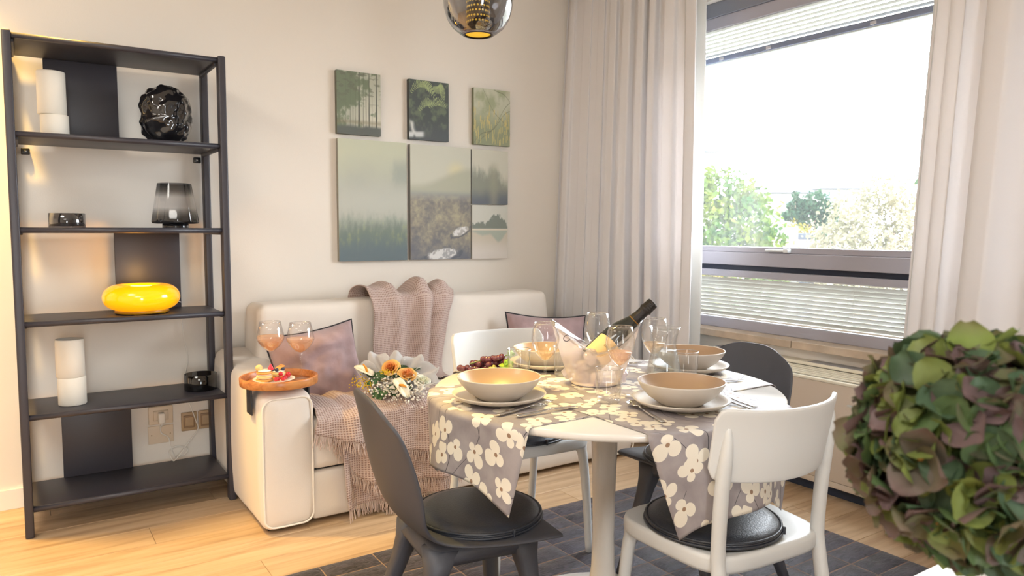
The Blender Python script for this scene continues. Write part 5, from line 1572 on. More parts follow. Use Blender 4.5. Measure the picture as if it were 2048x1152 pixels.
# ------------------------------------------------------------------ cutlery
def cutlery(kind, label, p0, p1, z=None):
    """p0 = tip of the handle, p1 = working end"""
    a = math.atan2(p1[1] - p0[1], p1[0] - p0[0]); L_ = math.hypot(p1[0] - p0[0], p1[1] - p0[1])
    t = thing(kind, label, kind, (p0[0], p0[1], (z or ZT) + 0.0005), a, group='steel cutlery')
    hl = L_ * (0.62 if kind != 'knife' else 0.55)
    def strip(st):
        rings = []
        for (x, hw, zz, th) in st:
            rings.append([(x, -hw, zz), (x, -hw * 0.6, zz + th), (x, hw * 0.6, zz + th), (x, hw, zz), (x, hw * 0.6, zz - th * 0.3), (x, -hw * 0.6, zz - th * 0.3)])
        return loft_vf(rings)
    obj('handle', mesh(*strip([(0, 0.006, 0.0015, 0.0015), (0.004, 0.0085, 0.0015, 0.0022), (hl * 0.5, 0.0062, 0.002, 0.0024), (hl * 0.85, 0.0042, 0.004, 0.0024), (hl, 0.0036, 0.0055, 0.002)])), M['chrome'], t)
    if kind == 'knife':
        obj('blade', mesh(*strip([(hl, 0.0036, 0.0055, 0.002), (hl + 0.012, 0.0085, 0.004, 0.0012), (L_ * 0.9, 0.0088, 0.0025, 0.0009), (L_, 0.003, 0.002, 0.0006)])), M['chrome'], t)
    elif kind == 'fork':
        obj('neck', mesh(*strip([(hl, 0.0036, 0.0055, 0.002), (L_ - 0.066, 0.006, 0.005, 0.0016), (L_ - 0.054, 0.0115, 0.003, 0.0012), (L_ - 0.044, 0.0118, 0.0032, 0.0012)])), M['chrome'], t)
        for k in (-1.5, -0.5, 0.5, 1.5):
            obj('tine', mesh(*tube_vf([(L_ - 0.045, k * 0.0062, 0.0036), (L_ - 0.02, k * 0.0062, 0.0058), (L_, k * 0.0056, 0.0085)], [0.0016, 0.0014, 0.0007], 6)), M['chrome'], t)
    else:
        def sp_fn(u, v):
            aa = 2 * pi * u; rr = v
            x = L_ - 0.031 + 0.031 * rr * math.cos(aa); yy = 0.0205 * rr * math.sin(aa) * (1 + 0.1 * math.cos(aa))
            return (x, yy, 0.0025 + 0.008 * rr ** 2)
        V, F, UV = grid_vf(sp_fn, 32, 8)
        solidify(obj('spoon_bowl', mesh(V, F), M['chrome'], t), 0.0012)
        obj('neck', mesh(*strip([(hl, 0.0036, 0.0055, 0.002), (L_ - 0.060, 0.004, 0.010, 0.0015), (L_ - 0.05, 0.005, 0.0085, 0.001)])), M['chrome'], t)
    return t
cutlery('fork', 'steel fork beside the left plate', (1.004, 1.568), (1.205, 1.606))
cutlery('knife', 'steel knife in front of the left plate, at the cloth edge', (1.040, 1.532), (1.238, 1.532))
cutlery('spoon', 'steel spoon left of the right front plate', (1.313, 1.290), (1.375, 1.478))
cutlery('fork', 'steel fork with its handle beside the right front plate, nearer the window', (1.630, 1.262), (1.668, 1.455))
cutlery('knife', 'steel knife with its handle beside the right front plate, nearer the plate', (1.606, 1.252), (1.634, 1.450))
cutlery('knife', 'steel knife in front of the window side plate', (1.905, 1.528), (1.712, 1.568))
cutlery('fork', 'steel fork at the back of the table behind the carafe', (1.700, 2.015), (1.815, 1.892))
# ================================================================== CHAIRS
def shell_chair(label, loc, rz):
    t = thing('shell_chair', label, 'chair', loc, rz, group='anthracite plastic shell chairs')
    prof = [(-0.268, 0.812), (-0.258, 0.76), (-0.246, 0.69), (-0.232, 0.62), (-0.214, 0.555), (-0.188, 0.50), (-0.15, 0.460), (-0.10, 0.440), (-0.03, 0.432), (0.06, 0.432), (0.13, 0.436), (0.17, 0.440), (0.200, 0.436)]
    hw = [0.204, 0.204, 0.205, 0.207, 0.200, 0.186, 0.176, 0.178, 0.190, 0.205, 0.215, 0.220, 0.214]
    cup = [0.020, 0.032, 0.042, 0.048, 0.046, 0.036, 0.022, 0.012, 0.008, 0.004, 0.002, 0.0, 0.0]
    tt = np.linspace(0, 1, len(prof))
    sm = smooth_path([(0, p[0], p[1]) for p in prof], 4)
    s2 = smooth_path([(0, a, b) for a, b in zip(hw, cup)], 4)
    def fn(u, v):
        k = v * (len(sm) - 1); i = min(int(k), len(sm) - 2); f = k - i
        c = sm[i].lerp(sm[i + 1], f)
        d = (sm[i + 1] - sm[i]).normalized()
        hc = s2[i].lerp(s2[i + 1], f)
        h_ = hc.y
        if v < 0.24:   # rounded top
            q = 1 - v / 0.24
            h_ *= 1 - q ** 3.2 * 0.27
        nrm = Vector((0, -d.z, d.y))   # points up / forward
        if nrm.z < 0 and nrm.y < 0: nrm = -nrm
        s = 2 * u - 1
        lift = hc.z * s * s
        drop = 0
        if v < 0.24:
            drop = -0.050 * abs(s) ** 3.0 * (1 - v / 0.24) ** 2.2
        p = Vector((s * h_, c.y, c.z + drop)) + Vector((0, 1, 0)).lerp(Vector((0, 0.25, 0.9)), min(1, max(0, (v - 0.28) / 0.34)) ** 2 * (3 - 2 * min(1, max(0, (v - 0.28) / 0.34)))) * lift
        return tuple(p)
    V, F, UV = grid_vf(fn, 14, 26)
    sh = obj('seat_shell', mesh(V, F, True, None, True), M['grey_plastic'], t)
    solidify(sh, 0.011, 0.0)
    subsurf(sh, 2)
    # under frame with four flared legs
    apr = MB()
    def ring(hx, y0, y1, z, r=0.05):
        out = []
        for (cx, cy, a0) in ((hx - r, y1 - r, 0), (-hx + r, y1 - r, pi / 2), (-hx + r, y0 + r, pi), (hx - r, y0 + r, 1.5 * pi)):
            for k in range(6):
                a = a0 + pi / 2 * k / 5
                out.append((cx + r * math.cos(a), cy + r * math.sin(a), z))
        return out
    apr.add(loft_vf([ring(0.135, -0.13, 0.15, 0.378), ring(0.145, -0.14, 0.16, 0.398), ring(0.14, -0.12, 0.165, 0.428)]))
    obj('under_frame', apr.mesh(), M['grey_plastic'], t)
    for sx in (-1, 1):
        for sy, (y0, y1) in ((-1, (-0.095, -0.222)), (1, (0.125, 0.185))):
            rings = []
            for k in range(9):
                f = k / 8
                z = 0.420 * (1 - f) + 0.0005 * f
                cxp = sx * (0.105 + 0.090 * f); cyp = y0 + (y1 - y0) * f
                fl = 1 + 0.8 * max(0, 1 - f * 3.2) ** 2
                a_, b_ = (0.030 - 0.014 * f) * (1 + 0.5 * (fl - 1)), (0.026 - 0.010 * f) * fl
                rg_ = []
                for q in range(16):
                    an = 2 * pi * q / 16
                    ca, sa = math.cos(an), math.sin(an)
                    rg_.append((cxp + a_ * abs(ca) ** 0.6 * (1 if ca > 0 else -1), cyp + b_ * abs(sa) ** 0.6 * (1 if sa > 0 else -1), z))
                rings.append(rg_)
            obj('leg', mesh(*loft_vf(rings[::-1])), M['grey_plastic'], t)
    return t
def white_chair(label, loc, rz):
    t = thing('white_chair', label, 'chair', loc, rz, group='white plastic chairs')
    m = M['white_plastic']
    def outline(sc, z, n=64):
        out = []
        for i in range(n):
            a = 2 * pi * i / n
            ca, sa = math.cos(a), math.sin(a)
            e = 0.42
            x = abs(ca) ** e * (1 if ca > 0 else -1); y_ = abs(sa) ** e * (1 if sa > 0 else -1)
            hw = 0.212 + 0.012 * y_
            out.append((x * hw * sc, y_ * 0.192 * sc + 0.006, z))
        return out
    seat = loft_vf([outline(0.94, 0.402), outline(0.985, 0.405), outline(1.0, 0.414), outline(1.0, 0.436), outline(0.985, 0.446), outline(0.955, 0.448), outline(0.80, 0.442), outline(0.4, 0.440)])
    obj('seat', mesh(*seat), m, t)
    for sx in (-1, 1):
        obj('leg', mesh(*tube_vf(smooth_path([(sx * 0.200, 0.183, 0.0005), (sx * 0.192, 0.172, 0.22), (sx * 0.182, 0.160, 0.37), (sx * 0.17, 0.145, 0.42)], 5), [0.0135 + 0.0075 * k / 15 if k < 12 else 0.021 + 0.004 * (k - 11) for k in range(16)], 14)), m, t)
        obj('leg', mesh(*tube_vf(smooth_path([(sx * 0.190, -0.232, 0.0005), (sx * 0.183, -0.195, 0.22), (sx * 0.177, -0.165, 0.40), (sx * 0.176, -0.160, 0.46), (sx * 0.178, -0.168, 0.60), (sx * 0.179, -0.181, 0.70), (sx * 0.180, -0.188, 0.765)], 5), [0.014] * 2 + [0.0155] * 5 + [0.018] * 8 + [0.0175] * 8 + [0.0165, 0.016, 0.015, 0.0138, 0.012, 0.010, 0.008, 0.005], 14)), m, t)
    def bf(u, v):
        s = 2 * u - 1
        e = abs(s)
        zt_, zb = 0.808 + 0.004 * s * s, 0.628 + 0.006 * s * s
        # rounded corners
        rc = max(0, (e - 0.88) / 0.12)
        sh_ = 0.030 * (1 - math.sqrt(max(0, 1 - rc * rc)))
        z = (zb + sh_) + (zt_ - zb - 2 * sh_) * v
        x = 0.206 * s * (1 - 0.02 * (1 - v))
        y_ = -0.232 + 0.080 * e ** 2.2 - 0.19 * (z - 0.70)
        return (x, y_, z)
    V, F, UV = grid_vf(bf, 44, 14)
    b = obj('backrest', mesh(V, F, True, None, True), m, t)
    solidify(b, 0.013, 0.0)
    md = b.modifiers.new('edge', 'BEVEL'); md.width = 0.005; md.segments = 3; md.limit_method = 'ANGLE'
    return t
CZ = 0.0125
cA = shell_chair('anthracite shell chair in front of the sofa, back turned to the bookcase', (0.968, 1.692, CZ), math.radians(-90 - 8))
cB = shell_chair('anthracite shell chair on the window side of the table', (1.935, 1.715, CZ), math.radians(90 + 2))
cC = white_chair('white plastic chair in front of the table, back turned to the viewer', (1.533, 1.284, CZ), math.radians(-4))
cD = white_chair('white plastic chair at the far side of the table by the sofa', (1.575, 2.30, CZ), math.radians(180 - 4))
def seat_pad(label, x, y_, z, r=0.178, rz=0.0):
    t = thing('seat_pad', label, 'seat pad', (x, y_, z), rz, group='round black seat pads')
    obj('cushion', mesh(*lathe_vf([(0, 0), (r - 0.016, 0.0), (r - 0.006, 0.004), (r - 0.004, 0.012), (r - 0.014, 0.022), (r - 0.04, 0.028), (0, 0.031)], 72)), M['leather'], t)
    for (rr, zz) in ((r - 0.003, 0.006), (r - 0.006, 0.0165)):
        obj('piping', mesh(*tube_vf([(rr * math.cos(a), rr * math.sin(a), zz) for a in np.linspace(0, 2 * pi, 72, endpoint=False)], 0.0038, 8, closed=True)), M['leather'], t)
    obj('tab', mesh(*soft_vf(0.006, 0.01, 0.02, 0.002, 2, (0, 0, 0))), M['leather'], t, (0.0, -r + 0.0, 0.011))
seat_pad('round black leather seat pad on the chair nearest the sofa arm', 1.020, 1.690, CZ + 0.4385)
seat_pad('round black leather seat pad under the hanging runner on the front white chair', 1.495, 1.285, CZ + 0.449, rz=0.55)
seat_pad('round black leather seat pad on the far white chair by the sofa', 1.545, 2.262, CZ + 0.449)
seat_pad('round black leather seat pad on the dark chair by the window', 1.905, 1.715, CZ + 0.4385)

# ================================================================== THROW ON THE SOFA
def waffle_mat():
    m, nt, N, L = new_mat('waffle_weave')
    b = N['Principled BSDF']; b.inputs['Roughness'].default_value = 0.9; b.inputs['Sheen Weight'].default_value = 0.2; b.inputs['Specular IOR Level'].default_value = 0.1
    uv = N.new('ShaderNodeUVMap'); uv.uv_map = 'UVMap'
    sp_ = N.new('ShaderNodeSeparateXYZ'); L.new(uv.outputs[0], sp_.inputs[0])
    def mth(op, a, b_=None):
        n_ = N.new('ShaderNodeMath'); n_.operation = op
        for k, v in enumerate((a, b_)):
            if v is None: continue
            if isinstance(v, (int, float)): n_.inputs[k].default_value = v
            else: L.new(v, n_.inputs[k])
        return n_.outputs[0]
    nz = N.new('ShaderNodeTexNoise'); nz.inputs['Scale'].default_value = 40; L.new(uv.outputs[0], nz.inputs['Vector'])
    wob = mth('MULTIPLY', nz.outputs['Fac'], 0.9)
    sx_ = mth('ABSOLUTE', mth('SINE', mth('ADD', mth('MULTIPLY', sp_.outputs[0], pi / 0.0108), wob)))
    sy_ = mth('ABSOLUTE', mth('SINE', mth('ADD', mth('MULTIPLY', sp_.outputs[1], pi / 0.0094), wob)))
    hole = mth('POWER', mth('MULTIPLY', sx_, sy_), 1.3)
    crp = N.new('ShaderNodeValToRGB'); crp.color_ramp.elements[0].color = lin((206, 184, 174)); crp.color_ramp.elements[1].color = lin((160, 131, 121))  # holes coloured darker, standing for the shade inside the weave
    crp.color_ramp.elements[0].position = 0.25; crp.color_ramp.elements[1].position = 0.85
    L.new(hole, crp.inputs[0]); L.new(crp.outputs[0], b.inputs['Base Color'])
    bp = N.new('ShaderNodeBump'); bp.inputs['Strength'].default_value = 0.8; bp.inputs['Distance'].default_value = 0.004; bp.invert = True
    L.new(hole, bp.inputs['Height']); L.new(bp.outputs[0], b.inputs['Normal'])
    return m
M['waffle'] = waffle_mat()
M['fringe'] = pbr('throw_fringe', (206, 184, 172), 0.9, obj_var=0.0)
th = thing('throw_blanket', 'dusty pink waffle throw with fringe over the sofa back and seat', 'blanket', (1.5, 3.3, 0.455))
TO = Vector((1.5, 3.3, 0.455))
def loc_(p): return (p[0] - TO.x, p[1] - TO.y, p[2] - TO.z)
# upper part over the backrest
up_path = smooth_path([(0, 3.755, 0.80), (0, 3.735, 0.865), (0, 3.67, 0.888), (0, 3.58, 0.888), (0, 3.518, 0.878), (0, 3.497, 0.84), (0, 3.492, 0.76), (0, 3.484, 0.66), (0, 3.474, 0.56), (0, 3.455, 0.49), (0, 3.40, 0.468), (0, 3.30, 0.466)], 6)
acc = [0.0]
for a, b in zip(up_path, up_path[1:]): acc.append(acc[-1] + (b - a).length)
def upper(u, v):
    s = v * acc[-1]
    k = int(np.searchsorted(acc, s)) ; k = min(max(k, 1), len(acc) - 1)
    f = (s - acc[k - 1]) / (acc[k] - acc[k - 1])
    c = up_path[k - 1].lerp(up_path[k], f)
    xl = interp(v, [0, 0.3, 0.45, 0.75, 1], [1.45, 1.475, 1.485, 1.465, 1.43]); xr = interp(v, [0, 0.3, 0.45, 0.75, 1], [2.01, 1.985, 1.925, 1.865, 1.84])
    x = xl + (xr - xl) * u
    crest = interp(v, [0, 0.12, 0.3, 0.42, 0.6, 1], [0.2, 0.7, 1, 0.8, 0.6, 0.5])
    h = 0.016 * math.sin(u * 9 + 0.6) + 0.030 * math.exp(-((u - 0.30 - 0.25 * (v - 0.4)) / 0.07) ** 2) + 0.052 * math.exp(-((u - 0.62 - 0.12 * (v - 0.4)) / 0.10) ** 2) + 0.022 * math.exp(-((u - 0.88) / 0.06) ** 2)
    h -= 0.024 * math.exp(-((u - 0.74 - 0.16 * (v - 0.4)) / 0.035) ** 2)
    edge = 0.014 * math.exp(-(u / 0.05) ** 2)
    d = max(0.004, 0.012 + (h + edge) * crest)
    top = math.exp(-((v - 0.22) / 0.12) ** 2)
    if v < 0.36:
        w_ = interp(v, [0.0, 0.10, 0.30, 0.36], [0.3, 1, 1, 0.4])
        return (*loc_((x, c.y - 0.3 * d * (1 - w_), c.z + d * w_ * (1.0 + 0.5 * top))), (u * 0.62, s))
    w_ = interp(v, [0.36, 0.44, 0.86, 1.0], [0.5, 0, 0, 1])
    return (*loc_((x, c.y - d * (1 - w_), c.z + d * w_ * 0.6)), (u * 0.62, s))
V, F, UV = grid_vf(upper, 110, 110)
solidify(obj('upper_drape', mesh(V, F, True, UV), M['waffle'], th), 0.004)
# layers over the seat front
def seat_layer(x0, x1, yb, lift, hem, seed, name):
    def fn(u, v):
        x = x0 + (x1 - x0) * u
        hz = hem(u)
        pts = [(3.40, 0.462 + lift), (3.2, 0.464 + lift), (3.05, 0.464 + lift), (2.965, 0.456 + lift), (yb, 0.43 + lift * 0.6), (yb - 0.006, 0.36), (yb - 0.012, 0.20), (yb - 0.018, 0.02)]
        ds = [0]
        for a, b in zip(pts, pts[1:]): ds.append(ds[-1] + math.hypot(a[0] - b[0], a[1] - b[1]))
        # arc length at which z falls to the hem
        zs = [p[1] for p in pts]
        send = interp(-hz, [-z for z in zs[3:]], ds[3:])
        s = v * send
        y_ = interp(s, ds, [p[0] for p in pts]); z = interp(s, ds, zs)
        fold = 0.018 * math.sin(u * 13 + seed + 1.2 * v) + 0.012 * math.sin(u * 27 + seed * 2)
        hang = max(0, (s - ds[3]) / max(0.01, send - ds[3]))
        fl = 0.35 + 0.9 * hang
        if s < ds[3]:
            z += abs(fold) * 0.6 + 0.004 * noise.noise(Vector((x * 12, y_ * 12, seed)))
            x += 0.02 * math.sin(5 * v + seed)
        else:
            y_ -= max(-0.006, fold * fl) + 0.006
            z += abs(fold) * 0.6 * (1 - hang)
            x += 0.03 * hang * math.sin(u * 6 + seed) - 0.02 * hang * (1 - u) + 0.02 * math.sin(5 * v + seed)
        return (*loc_((x, y_, z)), (x * 1.03, s + 0.3))
    nu, nv = 90, 60
    V, F, UV = grid_vf(fn, nu, nv)
    solidify(obj(name, mesh(V, F, True, UV), M['waffle'], th), 0.0035)
    fb = MB(); r = np.random.default_rng(int(seed * 10) + 1)
    n = int((x1 - x0) / 0.0042)
    for k in range(n):
        u = (k + 0.5) / n
        p = Vector(fn(u, 1.0)[:3]); q = Vector(fn(u, 0.985)[:3])
        d = (p - q).normalized()
        d = (d * 0.8 + Vector((r.normal() * 0.16, -0.12 + r.normal() * 0.1, -0.55))).normalized()
        L_ = 0.043 + 0.012 * r.random()
        e = p + d * L_ + Vector((r.normal() * 0.004, 0, 0))
        e.z = max(e.z, -0.45); 
        fb.add(tube_vf([p - d * 0.003, p.lerp(e, 0.5) + Vector((r.normal() * 0.003, r.normal() * 0.003, 0)), e], [0.0016, 0.0019, 0.0011], 4, caps=False))
    o = obj('fringe', fb.mesh(), M['fringe'], th); o['kind'] = 'stuff'
seat_layer(1.115, 1.60, 2.928, 0.0, lambda u: 0.055 + 0.01 * math.sin(u * 7), 0.9, 'lower_layer')
seat_layer(1.035, 1.62, 2.910, 0.012, lambda u: interp(u, [0, 0.14, 0.22, 0.5, 1], [0.35, 0.27, 0.19, 0.13, 0.12]), 2.2, 'middle_layer')
seat_layer(0.985, 1.63, 2.892, 0.026, lambda u: interp(u, [0, 0.3, 0.5, 1], [0.398, 0.345, 0.275, 0.23]), 3.4, 'top_layer')

# ================================================================== BOUQUET
bq = thing('bouquet', 'bouquet of orange roses and white lilies in ruffled tulle on the throw', 'bouquet')
bn = Vector((-0.29, -0.53, 0.80)).normalized(); bx = Vector((0.831, -0.556, 0)).normalized(); bx = (bx - bn * bx.dot(bn)).normalized(); by_ = bn.cross(bx)
bq.matrix_world = Matrix.Translation((1.385, 3.035, 0.535)) @ Matrix((bx, by_, bn)).transposed().to_4x4()
tulle = pbr('white_tulle', (238, 236, 234), 0.8, trans=0.5, bump=0.2, bscale=200)
# sheets of ruffled tulle, each its own lobe behind the flowers
for k, (a0, rr, w_) in enumerate(((2.72, 0.165, 0.36), (2.12, 0.178, 0.34), (1.55, 0.165, 0.36), (0.95, 0.175, 0.36), (0.42, 0.195, 0.34), (-0.1, 0.185, 0.36), (-0.6, 0.15, 0.36))):
    def lobe(u, v, a0=a0, rr=rr, w_=w_, k=k):
        a = a0 + (2 * u - 1) * w_
        r = 0.03 + (rr * (1 - 0.35 * abs(2 * u - 1) ** 2.5) - 0.03) * v
        z = -0.01 + 0.05 * v ** 1.5 + 0.018 * math.sin(11 * u + k) * v + 0.006 * (k % 2)
        return (r * math.cos(a) * 1.12, r * math.sin(a) * 0.92, z)
    V, F, UV = grid_vf(lobe, 18, 10)
    lo = obj('tulle_ruffle', mesh(V, F), tulle, bq)
    solidify(lo, 0.0005)
    rimp = [lobe(i / 18, 1.0) for i in range(19)]
    obj('ruffle_edge', mesh(*tube_vf(rimp, 0.0011, 5)), pbr('tulle_edge', (246, 244, 240), 0.7), lo)
paper = obj('paper_cone', mesh(*loft_vf([[(0.13 * f * math.cos(a) + 0.01, 0.10 * f * math.sin(a) - 0.09 * (1 - f), -0.055 * (1 - f) - 0.004) for a in np.linspace(0, 2 * pi, 30, endpoint=False)] for f in (0.15, 0.4, 0.7, 0.95)])), tulle, bq)
def rose(parent, pos, R, cin, cout, seed, tilt=(0, 0, 0)):
    r = Matrix.Rotation(tilt[0], 4, 'X') @ Matrix.Rotation(tilt[1], 4, 'Y')
    root = None
    for k in range(17):
        f = k / 16
        a0 = k * 2.4 + seed
        rad = R * (0.10 + 0.75 * f ** 0.9); h = R * (1.05 - 0.45 * f)
        wdt = 1.5 - 0.55 * f
        def pf(u, v):
            a = a0 + (2 * u - 1) * wdt
            e = 1 - abs(2 * u - 1) ** 3 * 0.35
            rr = rad * (0.35 + 0.65 * v ** 0.7) + R * 0.22 * f * v ** 4
            z = h * v * e - R * 0.16 * f * v ** 5 + R * 0.05 * math.sin(5 * u + k)
            return (rr * math.cos(a), rr * math.sin(a), z - R * 0.4)
        V, F, UV = grid_vf(pf, 9, 6)
        c = tuple(cin[i] * (1 - f) + cout[i] * f for i in range(3))
        key = ('petal', tuple(int(x / 6) for x in c))
        if key not in M: M[key] = pbr('rose_petal', c, 0.55, sss=0.1)
        o = obj('petal', mesh([tuple(r @ Vector(v)) for v in V], F), M[key], None if root is None else root)
        if root is None:
            o.name = 'rose'; o.parent = parent; o.location = pos; root = o
        solidify(o, 0.0006)
    return root
rose(bq, (-0.012, 0.048, 0.052), 0.043, (232, 138, 66), (246, 206, 120), 0.3, (0.1, -0.1, 0))
rose(bq, (0.068, 0.008, 0.058), 0.043, (236, 152, 88), (246, 200, 118), 1.7, (-0.15, 0.15, 0))
rose(bq, (0.138, -0.014, 0.040), 0.042, (240, 240, 214), (248, 246, 236), 2.9, (-0.1, 0.3, 0))
lily_m = pbr('ivory_spathe', (242, 234, 206), 0.4, sss=0.1); spad_m = pbr('orange_spadix', (236, 160, 44), 0.6)
def lily(pos, size, rot):
    def lf(u, v):
        a = 2 * pi * u
        r = size * v * (0.62 + 0.30 * math.cos(a) ** 2 + 0.25 * max(0, math.cos(a)) ** 3 - 0.18 * max(0, -math.cos(a)) ** 8)
        return (r * math.cos(a), 0.8 * r * math.sin(a), 0.30 * r * abs(math.sin(a)) + 0.12 * size * math.sin(3 * v))
    V, F, UV = grid_vf(lf, 30, 7)
    o = obj('lily', mesh(V, F), lily_m, bq, pos, rot); solidify(o, 0.0008)
    obj('spadix', mesh(*tube_vf([(-0.1 * size, 0, 0.004), (0.15 * size, 0, 0.022), (0.5 * size, 0.02 * size, 0.034)], [0.005, 0.0055, 0.003], 10)), spad_m, o)
    return o
lily((-0.118, 0.016, 0.050), 0.050, (0.35, -0.3, 2.9))
lily((0.044, -0.070, 0.064), 0.056, (-0.3, 0.3, -0.9))
gyp = MB(); rb = np.random.default_rng(8)
tiny = sphere_vf(0.0042, 8, 5)
for k in range(360):
    x = rb.normal() * 0.055 + 0.02; y_ = rb.normal() * 0.035 - 0.055 - 0.25 * max(0, x - 0.05)
    if k % 5 == 0: x, y_ = 0.13 + rb.normal() * 0.03, -0.07 + rb.normal() * 0.035
    s = rb.uniform(0.6, 1.25)
    gyp.add(tiny, Matrix.Translation((x, y_, 0.035 + rb.uniform(-0.01, 0.028))) @ Matrix.Scale(s, 4))
o = obj('baby_breath', gyp.mesh(), pbr('white_bud', (246, 242, 232), 0.7), bq); o['kind'] = 'stuff'
gold = MB()
for k in range(130):
    a = rb.uniform(0, 1); x = -0.175 + 0.09 * a + rb.normal() * 0.010; y_ = -0.005 - 0.030 * (k % 2) + rb.normal() * 0.010 - 0.02 * a
    gold.add(tiny, Matrix.Translation((x, y_, 0.030 + rb.uniform(-0.01, 0.012))) @ Matrix.Scale(rb.uniform(0.5, 0.8), 4))
for k in range(26):
    gold.add(tiny, Matrix.Translation((-0.03 + rb.normal() * 0.02, 0.012 + rb.normal() * 0.007, 0.065)) @ Matrix.Scale(0.7, 4))
o = obj('goldenrod', gold.mesh(), pbr('goldenrod_yellow', (222, 186, 30), 0.7), bq); o['kind'] = 'stuff'
leafm = pbr('bouquet_leaf', (62, 98, 58), 0.5, obj_var=0.25)
def leaf_me(L_, W_):
    def f(u, v):
        wv = W_ * math.sin(pi * min(1, 0.08 + 0.92 * v)) * (2 * u - 1)
        return (wv, L_ * v, -0.25 * L_ * v * v + abs(2 * u - 1) * W_ * 0.3)
    V, F, UV = grid_vf(f, 6, 8); return mesh(V, F)
lme = leaf_me(0.055, 0.018)
for k in range(26):
    a = rb.uniform(0, 2 * pi); q = rb.uniform(0.02, 0.12)
    solidify(obj('leaf', lme, leafm, bq, (q * math.cos(a) * 1.1 - 0.01, q * math.sin(a) * 0.6 - 0.01, 0.022 + rb.uniform(0, 0.012)), (rb.uniform(-0.2, 0.6), rb.uniform(-0.3, 0.3), a - pi / 2 + rb.normal() * 0.5)), 0.0005)

# ================================================================== PENDANT LAMP
pdt = thing('pendant_lamp', 'smoked glass globe pendant with perforated core, lit, above the left plate', 'lamp', (1.19, 1.97, 1.815))
pg = [(0.042, 0.0), (0.048, -0.001), (0.056, 0.004), (0.078, 0.021), (0.094, 0.046), (0.103, 0.078), (0.1065, 0.115), (0.105, 0.150), (0.097, 0.190), (0.080, 0.222), (0.055, 0.240), (0.03, 0.246)]
obj('globe', mesh(*lathe_vf(pg + [(r - 0.002, z) for r, z in pg][::-1], 72)), M['pendant_glass'], pdt)
copper = pbr('bronze_core', (108, 84, 62), 0.28, metal=0.7)
obj('core', mesh(*lathe_vf([(0.0345, 0.010), (0.0355, 0.012), (0.0355, 0.225), (0.0345, 0.228), (0, 0.228)], 48)), copper, pdt)
obj('bottom_ring', mesh(*lathe_vf([(0.0385, 0.0), (0.0385, 0.006), (0.052, 0.012), (0.053, 0.008), (0.045, -0.002), (0.040, -0.002)], 56)), pbr('dark_ring', (62, 52, 62), 0.25, metal=0.5), pdt)
glow = pbr('warm_diffuser', (120, 80, 20), 0.6, emit=(255, 200, 50), estr=0.95)
obj('diffuser', mesh(*lathe_vf([(0, 0.002), (0.037, 0.002), (0.039, 0.006), (0, 0.008)], 48)), glow, pdt)
hol = MB()
for j in range(13):
    for i in range(22):
        a = 2 * pi * (i + 0.5 * (j % 2)) / 22
        z = 0.036 + 0.0145 * j
        hol.add(lathe_vf([(0, 0.0006), (0.0030, 0.0003), (0.0033, 0)], 8), Matrix.Translation((0.0353 * math.cos(a), 0.0353 * math.sin(a), z)) @ Matrix.Rotation(a, 4, 'Z') @ Matrix.Rotation(pi / 2, 4, 'Y'))
o = obj('lit_perforation', hol.mesh(), pbr('lit_hole', (120, 80, 20), 0.6, emit=(255, 200, 60), estr=1.8), pdt); o['kind'] = 'stuff'
obj('cap', mesh(*lathe_vf([(0, 0.225), (0.034, 0.240), (0.034, 0.268), (0.012, 0.276), (0.004, 0.30), (0, 0.30)], 32)), M['black'], pdt)
obj('cable', mesh(*tube_vf([(0, 0, 0.29), (0, 0, 0.934)], 0.0025, 8)), M['black'], pdt)
obj('ceiling_rose', mesh(*lathe_vf([(0, 0.905), (0.05, 0.908), (0.055, 0.934), (0, 0.934)], 40)), M['black'], pdt)
pl_ = light('pendant_light', 'SPOT', (1.19, 1.97, 1.808), 85, (1, 0.71, 0.19), spot_size=math.radians(74), spot_blend=1.0, shadow_soft_size=0.03)

# ================================================================== NEAR WHITE TABLE AND GREEN FLOWER HEAD
wt = thing('side_table', 'white table top corner under the green hydrangea', 'table', (1.3, 0.12, 0))
obj('tabletop', mesh(*bbox(-0.70, 0.6, -0.45, 0.414, 0.712, 0.74, 0.006, 3)), M['table_white'], wt)
for sx in (-0.62, 0.52):
    for sy in (-0.38, 0.34):
        obj('leg', mesh(*bbox(sx - 0.02, sx + 0.02, sy - 0.02, sy + 0.02, 0.0005, 0.713, 0.004)), M['table_white'], wt)
HC = Vector((0.600, 0.262, 1.066))
vs = thing('bud_vase', 'slim white vase holding the hydrangea, below the picture edge', 'vase', (HC.x, HC.y, 0.7405))
obj('vase_body', mesh(*lathe_vf([(0, 0), (0.035, 0), (0.045, 0.03), (0.04, 0.08), (0.02, 0.13), (0.018, 0.15), (0.014, 0.15), (0.015, 0.13), (0.03, 0.06), (0, 0.02)], 40)), M['white_plastic'], vs)
hy = thing('hydrangea', 'large green and purple hydrangea head at the lower right', 'flower', HC)
